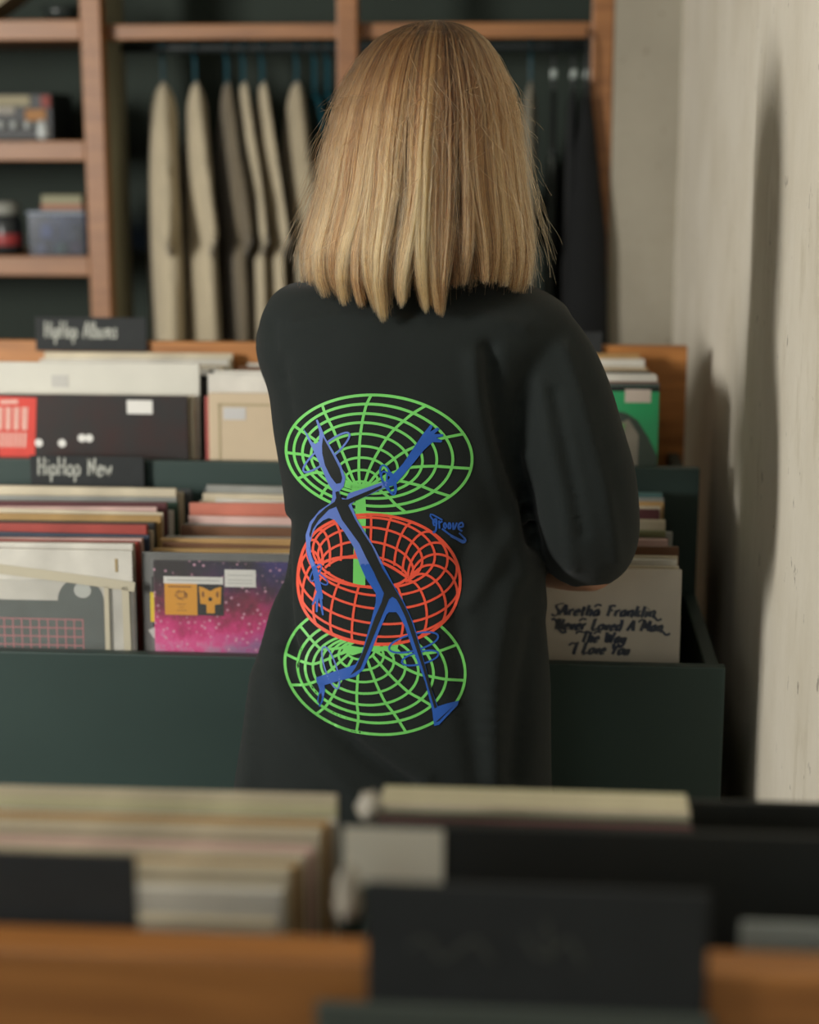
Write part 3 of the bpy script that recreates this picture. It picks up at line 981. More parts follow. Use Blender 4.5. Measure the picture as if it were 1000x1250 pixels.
fcard(-262, 164, 1032, 0.792, 0.058, 'plain dark card standing behind the wooden board beside pale sleeves')
fcard(447, 868, 1078, 0.75, 0.066, 'dark chalk card hung over the wooden board with faint writing',
      [[(0.02 + 0.008 * k, 0.034 + 0.006 * math.sin(k * 2.1)) for k in range(6)], [(0.075 + 0.007 * k, 0.036 + 0.008 * math.sin(k * 2.6 + 1)) for k in range(5)], [(0.085, 0.05), (0.088, 0.03)]])
# price rail under the card and pale slip at the right end
a, b = at_y(385, 1226, 0.745), at_y(872, 1226, 0.745)
rail = box('label_rail', (0, 0, 0), (b.x - a.x, 0.006, 0.02), mat('rail_grey', '#4b524c', 0.5), None, 0.0015)
rail.location = (a.x, 0.745, a.z - 0.02)
tag(rail, 'dark grey label rail screwed to the wooden board under the chalk card', 'rail')
a = at_y(905, 1126, 0.80)
slip = box('paper_slip', (0, 0, 0), (0.10, 0.003, 0.06), mat('slip_grey', '#8b918c', 0.6), None, 0.001)
slip.location = (a.x, 0.80, a.z - 0.06)
tag(slip, 'pale grey paper slip poking up behind the wooden board', 'paper')


# crumpled clear bag end between the stacks
def crumple(name, c, r, seed, material, label):
    bm = bmesh.new()
    bmesh.ops.create_icosphere(bm, subdivisions=3, radius=1)
    for v in bm.verts:
        k = 1 + 0.35 * noise.noise(v.co * 1.7 + Vector((seed, 0, 0))) + 0.15 * abs(noise.noise(v.co * 4 + Vector((0, seed, 0))))
        v.co = Vector((v.co.x * r[0] * k, v.co.y * r[1] * k, v.co.z * r[2] * k))
    o = from_bm(name, bm, material, None, True)
    o.location = c
    return tag(o, label, 'bag')


M_bagw = mat('milky_plastic', '#aba598', 0.25, 0.15, 40)
crumple('plastic_bag', at_y(424, 1092, 0.80), (0.007, 0.008, 0.014), 3.0, M_bagw, 'crumpled milky plastic bag tucked between pale sleeves and dark card')
crumple('plastic_bag', at_y(452, 985, 0.962), (0.008, 0.008, 0.009), 8.0, M_bagw, 'crumpled milky plastic bag resting by the small single sleeves')

# ------------------------------------------------------------------ shelf unit in the niche
su = empty('shelf_unit', (-0.6, 3.9, 0))
tag(su, 'pine shelf unit with dark back, clothes rail and open shelves', 'shelf')


def sbox(name, lo, hi, m, bev=0.003):
    return box(name, (lo[0] + 0.6, lo[1] - 3.9, lo[2]), (hi[0] + 0.6, hi[1] - 3.9, hi[2]), m, su, bev)


YF = 3.72
M_sidep = mat('side_panel_paint', '#84826e', 0.7, 0.15, 4)
xa, xb = at_y(104, 200, YF).x, at_y(129, 200, YF).x
sbox('post', (xa, YF, 0), (xb, YF + 0.045, 2.6), M_wood_d)
sbox('side_panel', (xb - 0.02, YF + 0.045, 0), (xb - 0.002, YF + 0.22, 2.6), M_sidep)
xc0, xc1 = at_y(411, 60, YF).x, at_y(436, 60, YF).x
sbox('post', (xc0, YF, 0), (xc1, YF + 0.045, 2.6), M_wood_d)
xr0 = at_y(722, 60, YF).x
sbox('post', (xr0, YF, 0), (0.136, YF + 0.045, 2.6), M_wood_d)
XSL = -1.75
sbox('post', (XSL - 0.045, YF, 0), (XSL, YF + 0.045, 2.6), M_wood_d)
for zt in (2.10, 1.822, 1.568, 1.319, 1.05, 0.70, 0.30):
    sbox('shelf_board', (XSL, YF + 0.002, zt - 0.043), (xa, YF + 0.36, zt), M_wood_d)
zr = at_y(300, 39, YF + 0.06).z
sbox('clothes_rail', (xb - 0.002, YF + 0.046, zr - 0.016), (xc0 + 0.02, YF + 0.072, zr + 0.016), M_wood_d)
sbox('clothes_rail', (xc0 + 0.021, YF + 0.046, zr - 0.016), (0.134, YF + 0.072, zr + 0.016), M_wood_d)
ROD_Y, ROD_Z = YF + 0.19, zr - 0.025
V, F = tube_data([(XX + 0.6, ROD_Y - 3.9, ROD_Z) for XX in np.linspace(xb - 0.002, 0.134, 8)], 0.011, 10)
from_py('hanging_rod', V, F, mat('dark_steel', '#22292a', 0.5), su, True)
sbox('base_board', (xb, YF + 0.01, 0.0), (0.134, YF + 0.42, 0.08), M_wood_d)
sbox('back_panel', (XSL - 0.04, YF + 0.44, 0), (0.135, YF + 0.455, 2.6), M_niche, 0)


def inflate(poly, thick, seed, cell=0.02, fold=0.012):
    """closed garment mesh from a flat outline in (u, z): plane YZ, thickness along X"""
    P = [np.array(p) for p in poly]
    B = []
    n = len(P)
    for i in range(n):
        a, b = P[i], P[(i + 1) % n]
        k = max(1, int(np.hypot(*(b - a)) / cell))
        B += [a + (b - a) * j / k for j in range(k)]
    B = np.array(B)
    us = np.arange(B[:, 0].min() + cell, B[:, 0].max(), cell)
    zs = np.arange(B[:, 1].min() + cell, B[:, 1].max(), cell)

    def dist(p):
        a, b = B, np.roll(B, -1, axis=0)
        ab = b - a
        t = np.clip(((p - a) * ab).sum(1) / (ab ** 2).sum(1), 0, 1)
        return np.sqrt(((a + ab * t[:, None] - p) ** 2).sum(1)).min()

    def inside(p):
        a, b = B, np.roll(B, -1, axis=0)
        c = ((a[:, 1] > p[1]) != (b[:, 1] > p[1]))
        with np.errstate(divide='ignore', invalid='ignore'):
            xi = (b[:, 0] - a[:, 0]) * (p[1] - a[:, 1]) / (b[:, 1] - a[:, 1]) + a[:, 0]
        return (np.count_nonzero(c & (p[0] < xi)) % 2) == 1
    I = [p for p in (np.array((u, z)) for u in us for z in zs) if inside(p) and dist(p) > cell * 0.5]
    pts = [Vector((float(p[0]), float(p[1]))) for p in list(B) + I]
    edges = [(i, (i + 1) % len(B)) for i in range(len(B))]
    vs, _, fs, *_r = delaunay_2d_cdt(pts, edges, [], 1, 1e-6)
    nv = len(vs)
    V, bnd = [], []
    for s in (-1, 1):
        for v in vs:
            p = np.array((v.x, v.y))
            d = dist(p)
            w = thick * (1 - math.exp(-d / 0.03))
            f = fold * noise.noise((v.x * 9 + seed, v.y * 1.4, seed)) * min(1, d / 0.03 + 0.25) * (0.3 + min(1, -v.y / 0.4))
            V.append((s * w + f * 1.6, v.x, v.y))
            if s < 0:
                bnd.append(d < 1e-5)
    F = [tuple(f) for f in fs] + [tuple(i + nv for i in f[::-1]) for f in fs]
    me = bpy.data.meshes.new('garment')
    me.from_pydata(V, [], F)
    b = bmesh.new()
    b.from_mesh(me)
    bmesh.ops.remove_doubles(b, verts=b.verts, dist=1e-5)
    bmesh.ops.recalc_face_normals(b, faces=b.faces)
    b.to_mesh(me)
    b.free()
    return me


BODY = [(0.0, 0.0), (0.025, 0.0), (0.05, -0.03), (0.10, -0.10), (0.15, -0.18), (0.178, -0.30), (0.19, -0.45), (0.20, -0.70), (0.0, -0.715)]
BODY = BODY + [(-p[0], p[1]) for p in BODY[1:-1]][::-1]
SLV = [(0.125, -0.14), (0.165, -0.195), (0.255, -0.345), (0.18, -0.385), (0.15, -0.29)]
HANG_D = 0.085   # rod to garment neck


def hanger(x, rz, m, label, group, clips=False):
    r = empty('clothes_hanger', (x, ROD_Y, ROD_Z - HANG_D), rz)
    tag(r, label, 'hanger', group)
    hook = [(0, 0.0, -0.005), (0, 0.0, 0.05), (0, 0.022, 0.083), (0, 0.012, 0.1015), (0, -0.012, 0.1015), (0, -0.021, 0.085)]
    V, F = tube_data(catmull(hook, 5), 0.0036, 8)
    from_py('hook', V, F, m, r, True)
    arms = [(0, -0.12, -0.15), (0, -0.07, -0.08), (0, 0, -0.015), (0, 0.07, -0.08), (0, 0.12, -0.15)]
    V, F = tube_data(catmull(arms, 4), 0.006, 8)
    from_py('shoulder_bar', V, F, m, r, True)
    bm = bmesh.new()
    bm_box(bm, (-0.003, -0.012, -0.01), (0.003, 0.012, 0.06), 0.001)
    from_bm('neck_plate', bm, m, r)
    if clips:
        for yy in (-0.12, 0.0):
            bm = bmesh.new()
            bm_box(bm, (-0.006, yy - 0.010, 0.012), (0.006, yy + 0.010, 0.03), 0.003)
            from_bm('clip', bm, mat('pale_clip', '#8f9a94', 0.3), r)
    return r


SH = []
for k in range(3):
    SH.append((inflate(BODY, 0.018, 3.3 * k + 1, fold=0.008), inflate(SLV, 0.014, 5.1 * k + 2, fold=0.004)))


def tee(px, rz, hexc, label, k, hl, drop=0.0, short=False):
    x = at_y(px, 95, ROD_Y).x
    m = mat('cotton_' + hexc[1:], hexc, 0.9, 0.1, 12, 0.3, 500, sheen=0.2)
    hanger(x, rz, M_teal, hl, 'teal hangers on the rod')
    r = empty('hanging_t_shirt', (x, ROD_Y, ROD_Z - HANG_D + 0.012 - drop), rz)
    tag(r, label, 'shirt', 'shirts on the clothes rod')
    body, sl = SH[k % 3]
    r.scale = ({199: 1.9, 238: 1.5, 362: 1.5}.get(px, 0.95), 1, 1)
    from_me('shirt_body', body.copy(), None, r, True).data.materials.append(m)
    for s in (1, -1):
        o = from_me('sleeve', sl.copy(), None, r, True)
        o.data.materials.append(m)
        o.scale = (1, s, 1)
    return r


M_teal = mat('teal_plastic', '#123f49', 0.4)
B1, B2, B3 = '#b8ac92', '#a79b82', '#6f6553'
tee(199, 0.24, B1, 'beige cotton t-shirt hanging first on the rod beside the shelf post', 0, 'teal plastic hanger holding the first beige t-shirt from the shelf post')
tee(238, 0.34, B1, 'beige cotton t-shirt hanging second on the rod from the shelf post', 1, 'teal plastic hanger holding the second beige t-shirt from the shelf post')
tee(277, 0.36, B3, 'dim brownish t-shirt tucked between the lighter beige shirts', 2, 'teal plastic hanger holding the dim brownish t-shirt')
tee(297, 0.36, B1, 'beige cotton t-shirt right after the dim brownish one', 0, 'teal plastic hanger holding the beige t-shirt after the brownish one')
tee(320, 0.37, B1, 'beige cotton t-shirt hanging fourth among the light shirts', 1, 'teal plastic hanger holding the fourth light beige t-shirt')
tee(362, 0.30, B2, 'beige t-shirt hanging apart beside the middle post', 2, 'teal plastic hanger holding the t-shirt beside the middle post', 0.0)
for i, px in enumerate((384, 400)):
    hanger(at_y(px, 95, ROD_Y).x, 0.4 + 0.04 * i, M_teal, ('empty teal plastic hanger nearer the last beige shirt', 'empty teal plastic hanger touching the middle post')[i], 'empty teal hangers')
tee(648, 0.03, '#7d7868', 'greyish beige t-shirt hanging beyond the shopper\'s hair', 0, 'teal plastic hanger holding the greyish beige t-shirt')


def long_garment(px, z_top, z_bot, wid, hexc, label, name, cat, seed, rz=0.0, thick=0.03):
    x = at_y(px, 95, ROD_Y).x
    m = mat('cloth_' + hexc[1:], hexc, 0.9, 0.15, 10, sheen=0.05)
    hanger(x, rz, mat('black_hanger', '#1d2020', 0.5), 'black clip hanger of the ' + label.replace(' hanging', ''), 'black clip hangers', True)
    h = z_bot - z_top
    pol = [(-wid, 0), (wid, 0), (wid * 1.05, h * 0.5), (wid * 0.95, h), (-wid, h), (-wid * 1.03, h * 0.5)]
    me = inflate(pol, thick, seed, 0.03, 0.006)
    o = from_me(name, me, m, None, True)
    o.location = (x, ROD_Y, z_top)
    o.rotation_euler = (0, 0, rz)
    tag(o, label, cat, 'dark garments on the clothes rod')


long_garment(676, 1.565, 0.85, 0.10, '#4f544e', 'grey trousers hanging between the beige shirt and the black coats', 'hanging_trousers', 'trousers', 2.2, 0.0, 0.015)
long_garment(700, 1.69, 0.75, 0.20, '#0c1012', 'black coat hanging next to the grey trousers', 'hanging_coat', 'coat', 4.0, 0.0, 0.011)
long_garment(716, 1.69, 0.70, 0.21, '#0b0e10', 'black coat hanging second from the grey trousers', 'hanging_coat', 'coat', 6.0, 0.0, 0.011)
# black coat hung on the front of the end post by a loop
CY = YF - 0.032
c0 = at_y(717, 118, CY)
pol = []
for a, b in ((712, 118), (722, 118), (727, 160), (734, 230), (741, 290), (743, 440), (686, 440), (690, 300), (700, 190)):
    q = at_y(a, b, CY)
    pol.append((-(q.x - c0.x), q.z - c0.z))
ct = empty('hanging_coat', c0, math.pi / 2)
tag(ct, 'black coat hanging from a loop in front of the end post', 'coat', 'dark garments on the clothes rod')
from_me('coat_body', inflate(pol, 0.02, 8.0, 0.012, 0.006), mat('cloth_black_coat', '#0a0d0f', 0.9, 0.15, 10), ct, True)
V, F = tube_data(catmull([(0, 0, -0.01), (0, 0, 0.06), (0.01, 0, 0.125), (0.065, 0, 0.142)], 4), 0.003, 8)
from_py('hanging_loop', V, F, mat('black_hanger', '#1d2020', 0.5), ct, True)

# ------------------------------------------------------------------ things on the open shelves
# top shelf: leaning cream book and a small dark bowl
bk = empty('book', (at_y(-22, 24, YF + 0.10).x, YF + 0.06, 1.8228))
bk.rotation_euler = (0, math.radians(56), 0)
tag(bk, 'cream book lying tilted on the top shelf board', 'book')
box('pages', (-0.024, 0.002, 0.002), (-0.002, 0.13, 0.108), mat('page_edge', '#a49a80', 0.8), bk)
box('cover', (-0.002, 0.0, 0.0), (0.0, 0.133, 0.11), mat('cream_cover', '#a39c84', 0.6), bk)
box('cover', (-0.026, 0.0, 0.0), (-0.024, 0.133, 0.11), mat('cream_cover', '#a39c84', 0.6), bk)


def lathe(name, prof, material, parent=None, seg=28):
    V, F = [], []
    n = len(prof)
    for r, z in prof:
        for k in range(seg):
            a = 2 * math.pi * k / seg
            V.append((r * math.cos(a), r * math.sin(a), z))
    for i in range(n - 1):
        for k in range(seg):
            a, b = i * seg + k, i * seg + (k + 1) % seg
            F.append((a, b, b + seg, a + seg))
    F.append(tuple(range(seg))[::-1])
    F.append(tuple((n - 1) * seg + k for k in range(seg)))
    return from_py(name, V, F, material, parent, True)


o = lathe('bowl', [(0.02, 0), (0.035, 0.012), (0.045, 0.035), (0.042, 0.035), (0.03, 0.012), (0.001, 0.008)], mat('dark_bowl', '#2a302e', 0.25))
o.location = at_y(75, 24, YF + 0.12)
o.location.z = 1.8225
tag(o, 'small dark glossy bowl on the top shelf board', 'bowl')
# middle shelf: black boxed device with silver knobs
dv = empty('sound_mixer', (at_y(68, 150, YF + 0.10).x - 0.19, YF + 0.08, 1.5685))
tag(dv, 'black sound mixer box with silver knobs and bright printed patches', 'mixer')
box('body', (0, 0.0, 0), (0.19, 0.16, 0.103), mat('mixer_black', '#191c1e', 0.5), dv, 0.004)
box('label_plate', (0.0, -0.003, 0.075), (0.14, 0.0, 0.098), mat('mixer_cream', '#8c8468', 0.6), dv, 0.001)
box('label_plate', (0.0, -0.003, 0.058), (0.105, 0.0, 0.073), mat('mixer_grey', '#8f8a80', 0.6), dv, 0.001)
box('red_patch', (0.165, -0.003, 0.072), (0.186, 0.0, 0.098), mat('mixer_red', '#7d2f24', 0.6), dv, 0.001)
box('orange_patch', (0.128, -0.003, 0.043), (0.175, 0.0, 0.068), mat('mixer_orange', '#9a6b38', 0.6), dv, 0.003)
for x in (0.045, 0.074, 0.103, 0.135, 0.162):
    V, F = tube_data([(x, -0.012, 0.034), (x, -0.002, 0.034)], [0.0085, 0.0098], 14)
    from_py('knob', V, F, mat('silver_knob', '#a3a8a6', 0.3), dv, True)
o = lathe('glass_ornament', [(0.002, 0.0), (0.011, 0.004), (0.0145, 0.016), (0.011, 0.03), (0.005, 0.040), (0.002, 0.046)], mat('silver_ornament', '#b4b9b8', 0.25))
o.location = at_y(53, 168, YF + 0.03)
o.location.z = 1.5685
tag(o, 'small silvery teardrop ornament standing in front of the sound mixer', 'ornament')
# lower shelf: jar, toy tub
jr = empty('jar', (at_y(9, 300, YF + 0.08).x, YF + 0.08, 1.3195))
tag(jr, 'dark round jar with pale lid on the lower shelf', 'jar')
lathe('body', [(0.03, 0), (0.036, 0.01), (0.036, 0.075), (0.028, 0.086)], mat('jar_dark', '#26292a', 0.3), jr)
lathe('lid', [(0.029, 0.0862), (0.031, 0.09), (0.031, 0.112), (0.02, 0.117)], mat('jar_lid', '#7f8078', 0.5), jr)
lathe('label_band', [(0.0364, 0.02), (0.0368, 0.021), (0.0368, 0.045), (0.0364, 0.046)], mat('jar_red', '#8c3030', 0.5), jr)
tb_ = empty('toy_tub', (at_y(36, 300, YF + 0.03).x, YF + 0.03, 1.3195))
tag(tb_, 'translucent bluish plastic tub with pale lid on the lower shelf', 'tub')
M_tub = clear_plastic('tub_plastic', '#c3cde0', 0.03, 0.05)
bm = bmesh.new()
for lo, hi in (((0, 0, 0), (0.125, 0.003, 0.088)), ((0, 0.147, 0), (0.125, 0.15, 0.088)), ((0, 0.0035, 0), (0.003, 0.1465, 0.088)), ((0.122, 0.0035, 0), (0.125, 0.1465, 0.088)), ((0.0035, 0.0035, 0), (0.1215, 0.1465, 0.003))):
    bm_box(bm, lo, hi)
from_bm('walls', bm, M_tub, tb_)
box('lid', (-0.002, -0.004, 0.0885), (0.127, 0.154, 0.097), mat('tub_lid', '#7d8694', 0.4), tb_, 0.003)
pb = empty('paper_box', (tb_.location.x + 0.025, YF + 0.05, 1.3195 + 0.0975))
tag(pb, 'cream and pink carton resting on the toy tub lid', 'carton')
box('body', (0, 0, 0), (0.092, 0.1, 0.034), mat('carton_cream', '#8c8a70', 0.7), pb, 0.003)
box('pink_band', (-0.0006, -0.0006, 0.003), (0.0926, 0.1006, 0.014), mat('carton_pink', '#9c6a58', 0.7), pb)
for (x, z, c, nm, sz) in ((0.055, 0.003, '#1d7a38', 'green', 0.020), (0.09, 0.003, '#6b1d22', 'dark red', 0.024), (0.012, 0.003, '#8a7674', 'dusty pink', 0.022), (0.022, 0.036, '#2d4a80', 'blue', 0.030), (0.082, 0.030, '#5c5034', 'brown', 0.026)):
    bm = bmesh.new()
    bm_box(bm, (0, 0, 0), (sz, 0.04, sz), 0.003)
    for k in (0.25, 0.75):
        bmesh.ops.create_cone(bm, cap_ends=True, segments=12, radius1=sz * 0.18, radius2=sz * 0.18, depth=0.005, matrix=Matrix.Translation((sz * 0.5, 0.04 * k, sz + 0.002)))
    o = from_bm('toy_block', bm, mat('toy_' + nm.replace(' ', '_'), c, 0.4), None)
    o.location = (tb_.location.x + x, YF + 0.04, 1.3195 + z + 0.0005)
    tag(o, nm + ' studded toy block inside the translucent tub', 'toy block')

# ================================================================== the shopper
PER = empty('person', (-0.14, 1.87, 0))
tag(PER, 'person with blonde bob seen from behind, black t-shirt with neon print, browsing records', 'person')
PO = Vector((-0.14, 1.87, 0))


def to_local(me):
    me.transform(Matrix.Translation(-PO))
    return me


def P3(px, py, Y):
    return at_y(px, py, Y)


# ---- skin: one continuous body
M_skin = mat('skin', '#b98a70', 0.5, 0.08, 30)
sk = Soup()
HEAD = P3(522, 150, 1.865)
pel = Vector((-0.155, 1.875, 0.90))
chest = Vector((-0.145, 1.865, 1.24))
neckb = P3(515, 335, 1.875)
# trunk
sk.capsule([pel, pel + Vector((0, 0, 0.12)), chest, neckb + Vector((0, 0.0, -0.06))], [0.086, 0.080, 0.085, 0.060], seg=24)
sk.capsule([P3(395, 412, 1.885), P3(500, 385, 1.88), P3(620, 405, 1.885)], [0.048, 0.06, 0.048])
# neck and head
sk.capsule([neckb + Vector((0, 0, -0.05)), neckb + Vector((0, 0.005, 0.02)), HEAD + Vector((0, 0.005, -0.07))], [0.052, 0.047, 0.05])
sk.ellipsoid(HEAD + Vector((0, 0.0, 0.006)), (0.070, 0.086, 0.086))
sk.ellipsoid(HEAD + Vector((0, 0.035, -0.045)), (0.052, 0.055, 0.068))
# face: nose, brow, lips, chin, ears (the face looks away from the camera)
sk.capsule([HEAD + Vector((0, 0.082, 0.0)), HEAD + Vector((0, 0.100, -0.035))], [0.007, 0.011])
sk.ellipsoid(HEAD + Vector((0, 0.084, -0.068)), (0.021, 0.009, 0.006))
sk.ellipsoid(HEAD + Vector((0, 0.082, -0.078)), (0.019, 0.009, 0.006))
sk.ellipsoid(HEAD + Vector((0, 0.072, -0.100)), (0.018, 0.014, 0.014))
for s in (-1, 1):
    sk.ellipsoid(HEAD + Vector((s * 0.030, 0.076, 0.012)), (0.020, 0.011, 0.007))
    sk.ellipsoid(HEAD + Vector((s * 0.071, 0.005, -0.012)), (0.009, 0.017, 0.028))
# arms
SHR, ELR, WRR = P3(648, 412, 1.875), P3(720, 686, 1.885), P3(628, 684, 2.105)
SHL, ELL, WRL = P3(372, 415, 1.90), P3(392, 520, 2.07), P3(455, 610, 2.215)
sk.capsule([SHR, (SHR + ELR) / 2, ELR], [0.043, 0.040, 0.034])
sk.capsule([ELR, ELR.lerp(WRR, 0.35), WRR], [0.034, 0.034, 0.024])
sk.capsule([SHL, (SHL + ELL) / 2, ELL], [0.040, 0.038, 0.034])
sk.capsule([ELL, ELL.lerp(WRL, 0.35), WRL], [0.034, 0.034, 0.024])


def hand(w, d, side, upv):
    """palm and five curled fingers; d points along the hand, upv is the back of the hand"""
    d = d.normalized()
    upv = (upv - d * upv.dot(d)).normalized()
    s = d.cross(upv).normalized()      # towards the little finger for side=+1
    s = s * side
    for k, (off, ln) in enumerate(((-0.027, 0.070), (-0.009, 0.078), (0.009, 0.073), (0.026, 0.058))):
        b = w + d * 0.085 + s * off
        sk.capsule([w + d * 0.012 + s * off * 0.6, w + d * 0.05 + s * off * 0.9, b], [0.017, 0.0145, 0.0115])
        p1 = b + d * ln * 0.42 - upv * 0.008
        p2 = b + d * ln * 0.66 - upv * 0.028
        p3 = b + d * ln * 0.72 - upv * 0.050
        sk.capsule([b, p1, p2, p3], [0.0105, 0.0095, 0.0085, 0.0072], n=4)
    t0 = w + d * 0.028 - s * 0.026
    sk.capsule([t0, t0 + d * 0.028 - s * 0.022 - upv * 0.012, t0 + d * 0.058 - s * 0.024 - upv * 0.026], [0.0135, 0.0115, 0.0085], n=4)


hand(WRR, (WRR - ELR) + Vector((0, 0.05, -0.10)), 1, Vector((0, 0, 1)))
hand(WRL, (WRL - ELL) + Vector((0, 0.05, -0.05)), -1, Vector((0, 0, 1)))
# legs and feet
for s in (-1, 1):
    hip = pel + Vector((s * 0.078, 0, 0.0))
    knee = Vector((pel.x + s * 0.082, 1.885, 0.49))
    ank = Vector((pel.x + s * 0.085, 1.855, 0.085))
    sk.capsule([hip, hip.lerp(knee, 0.5), knee], [0.072, 0.066, 0.052])
    sk.capsule([knee, knee.lerp(ank, 0.35), ank], [0.052, 0.053, 0.036])
    sk.capsule([ank + Vector((0, -0.02, -0.035)), ank + Vector((0, 0.07, -0.045)), ank + Vector((0, 0.14, -0.055))], [0.034, 0.033, 0.024])
me = to_local(sk.remeshed(0.0055, 5))
body_o = from_me('body', me, M_skin, PER, True)
# eyes
for s in (-1, 1):
    e = Soup()
    e.ellipsoid(HEAD - PO + Vector((s * 0.030, 0.075, -0.003)), (0.011, 0.011, 0.008))
    from_py('eye', e.V, e.F, mat('eye_white', '#d8d6d0', 0.2), PER, True)

# ---- jeans and shoes
jn = Soup()
jn.capsule([pel + Vector((0, 0, 0.06)), pel + Vector((0, 0, -0.02))], [0.094, 0.096], seg=24)
for s in (-1, 1):
    hip = pel + Vector((s * 0.078, 0, -0.01))
    knee = Vector((pel.x + s * 0.084, 1.885, 0.49))
    hem = Vector((pel.x + s * 0.087, 1.858, 0.12))
    jn.capsule([hip, hip.lerp(knee, 0.5), knee, hem], [0.080, 0.078, 0.070, 0.068])
from_me('jeans', to_local(jn.remeshed(0.008, 5)), mat('dark_denim', '#1f262e', 0.8, 0.3, 60), PER, True)
for s in (-1, 1):
    sh = Soup()
    a = Vector((pel.x + s * 0.085, 1.855, 0.085))
    sh.capsule([a + Vector((0, -0.03, -0.032)), a + Vector((0, 0.06, -0.036)), a + Vector((0, 0.155, -0.05))], [0.046, 0.046, 0.032])
    sh.capsule([a + Vector((0, -0.005, -0.03)), a + Vector((0, -0.002, 0.02))], [0.046, 0.047])
    m2 = sh.remeshed(0.006, 3)
    for v in m2.vertices:
        v.co.z = max(v.co.z, 0.012)
    so = from_me('shoe', to_local(m2), mat('shoe_canvas', '#23262a', 0.8), PER, True)
    sv = Soup()
    sv.capsule([a + Vector((0, -0.03, -0.075)), a + Vector((0, 0.06, -0.075)), a + Vector((0, 0.155, -0.075))], [0.048, 0.048, 0.034])
    m2 = sv.remeshed(0.006, 2)
    for v in m2.vertices:
        v.co.z = min(max(v.co.z, 0.0005), 0.024)
    from_me('sole', to_local(m2), mat('shoe_rubber', '#c4c1b6', 0.7), so, True)

# ---- t-shirt
ROWS = [  # py, left px, right px, back Y, front Y
    (333, 440, 596, 1.835, 1.925), (341, 388, 612, 1.822, 1.945), (347, 352, 640, 1.808, 1.955), (358, 334, 668, 1.795, 1.965), (374, 324, 692, 1.782, 1.975), (394, 318, 699, 1.770, 1.982),
    (415, 317, 694, 1.762, 1.988), (440, 320, 676, 1.757, 1.990), (480, 331, 652, 1.752, 1.990), (520, 336, 642, 1.751, 1.988), (560, 343, 639, 1.754, 1.985), (610, 350, 640, 1.762, 1.982),
    (650, 350, 650, 1.768, 1.962), (690, 344, 660, 1.772, 1.959), (730, 336, 665, 1.772, 1.958), (780, 325, 669, 1.768, 1.959), (830, 315, 673, 1.763, 1.961), (880, 304, 674, 1.758, 1.963),
    (930, 293, 674, 1.754, 1.964), (980, 285, 677, 1.750, 1.964), (1012, 279, 680, 1.748, 1.964)]
rows = catmull(ROWS, 4)
ts = Soup()
NS = 64
V, F = [], []
for (py, l, r, yb, yf) in rows:
    ym = (yb + yf) / 2 + 0.005
    A, B = P3(l, py, ym), P3(r, py, ym)
    cx, hw = (A.x + B.x) / 2, (B.x - A.x) / 2
    z = (A.z + B.z) / 2
    for k in range(NS):
        a = 2 * math.pi * k / NS
        ca, sa = math.cos(a), math.sin(a)
        e = 2 / 2.5
        x = cx + hw * math.copysign(abs(ca) ** e, ca)
        y = ym + (yf - yb) / 2 * math.copysign(abs(sa) ** e, sa)
        V.append((x, y, z))
n = len(rows)
for i in range(n - 1):
    for k in range(NS):
        a, b = i * NS + k, i * NS + (k + 1) % NS
        F.append((a, a + NS, b + NS, b))
F.append(tuple(range(NS)))
F.append(tuple((n - 1) * NS + k for k in range(NS))[::-1])
ts.add(V, F)
slv = [(648, 405, 1.868, 0.046), (668, 450, 1.856, 0.055), (688, 510, 1.846, 0.060), (704, 570, 1.844, 0.061), (714, 616, 1.850, 0.059), (718, 646, 1.868, 0.0565), (715, 666, 1.905, 0.052)]
sp = catmull([(*P3(a, b, c), d) for a, b, c, d in slv], 5)
ts.add(*tube_data([p[:3] for p in sp], [p[3] for p in sp], 28))
HEM_R = (Vector(sp[-1][:3]), (Vector(sp[-1][:3]) - Vector(sp[-2][:3])).normalized())
slv2 = [(366, 408, 1.880, 0.046), (360, 424, 1.930, 0.047), (363, 440, 1.985, 0.046), (372, 458, 2.035, 0.046)]
sp2 = catmull([(*P3(a, b, c), d) for a, b, c, d in slv2], 5)
ts.add(*tube_data([p[:3] for p in sp2], [p[3] for p in sp2], 28))
HEM_L = (Vector(sp2[-1][:3]), (Vector(sp2[-1][:3]) - Vector(sp2[-2][:3])).normalized())
shirt_me = ts.remeshed(0.005, 7)
# folds: (polyline in photo pixels on the back of the shirt, half width px, depth m; negative = valley)
FOLDS = [
    ([(598, 425), (604, 480), (618, 540), (636, 600), (650, 660)], 11, -0.010),
    ([(580, 440), (586, 500), (602, 570), (622, 640), (636, 700)], 12, 0.006),
    ([(345, 640), (343, 700), (347, 760), (356, 800)], 9, -0.012),
    ([(330, 690), (318, 760), (312, 850), (306, 950)], 11, 0.006),
    ([(345, 800), (362, 836), (400, 880), (450, 925), (500, 960)], 12, -0.012),
    ([(366, 812), (400, 856), (446, 900), (520, 950)], 10, 0.005),
    ([(330, 830), (352, 880), (392, 925), (440, 975)], 14, 0.006),
    ([(655, 760), (640, 850), (630, 950)], 14, -0.008),
    ([(622, 720), (604, 820), (600, 950)], 14, 0.006),
    ([(660, 470), (672, 540), (690, 620), (700, 690)], 8, 0.0045),
    ([(678, 480), (694, 560), (712, 650)], 7, -0.005),
    ([(690, 430), (712, 500), (738, 600), (752, 680)], 9, 0.004),
    ([(360, 395), (420, 386), (500, 392), (580, 386), (640, 400)], 9, 0.003),
    ([(345, 440), (352, 500), (356, 560)], 8, -0.004),
    ([(570, 660), (560, 760), (572, 860), (590, 960)], 16, -0.006),
    ([(640, 560), (630, 620), (600, 690), (570, 740)], 10, 0.004),
    ([(332, 395), (335, 430), (345, 462)], 7, -0.004),
]
FP = [(np.array(catmull(p, 8)), w, d) for p, w, d in FOLDS]


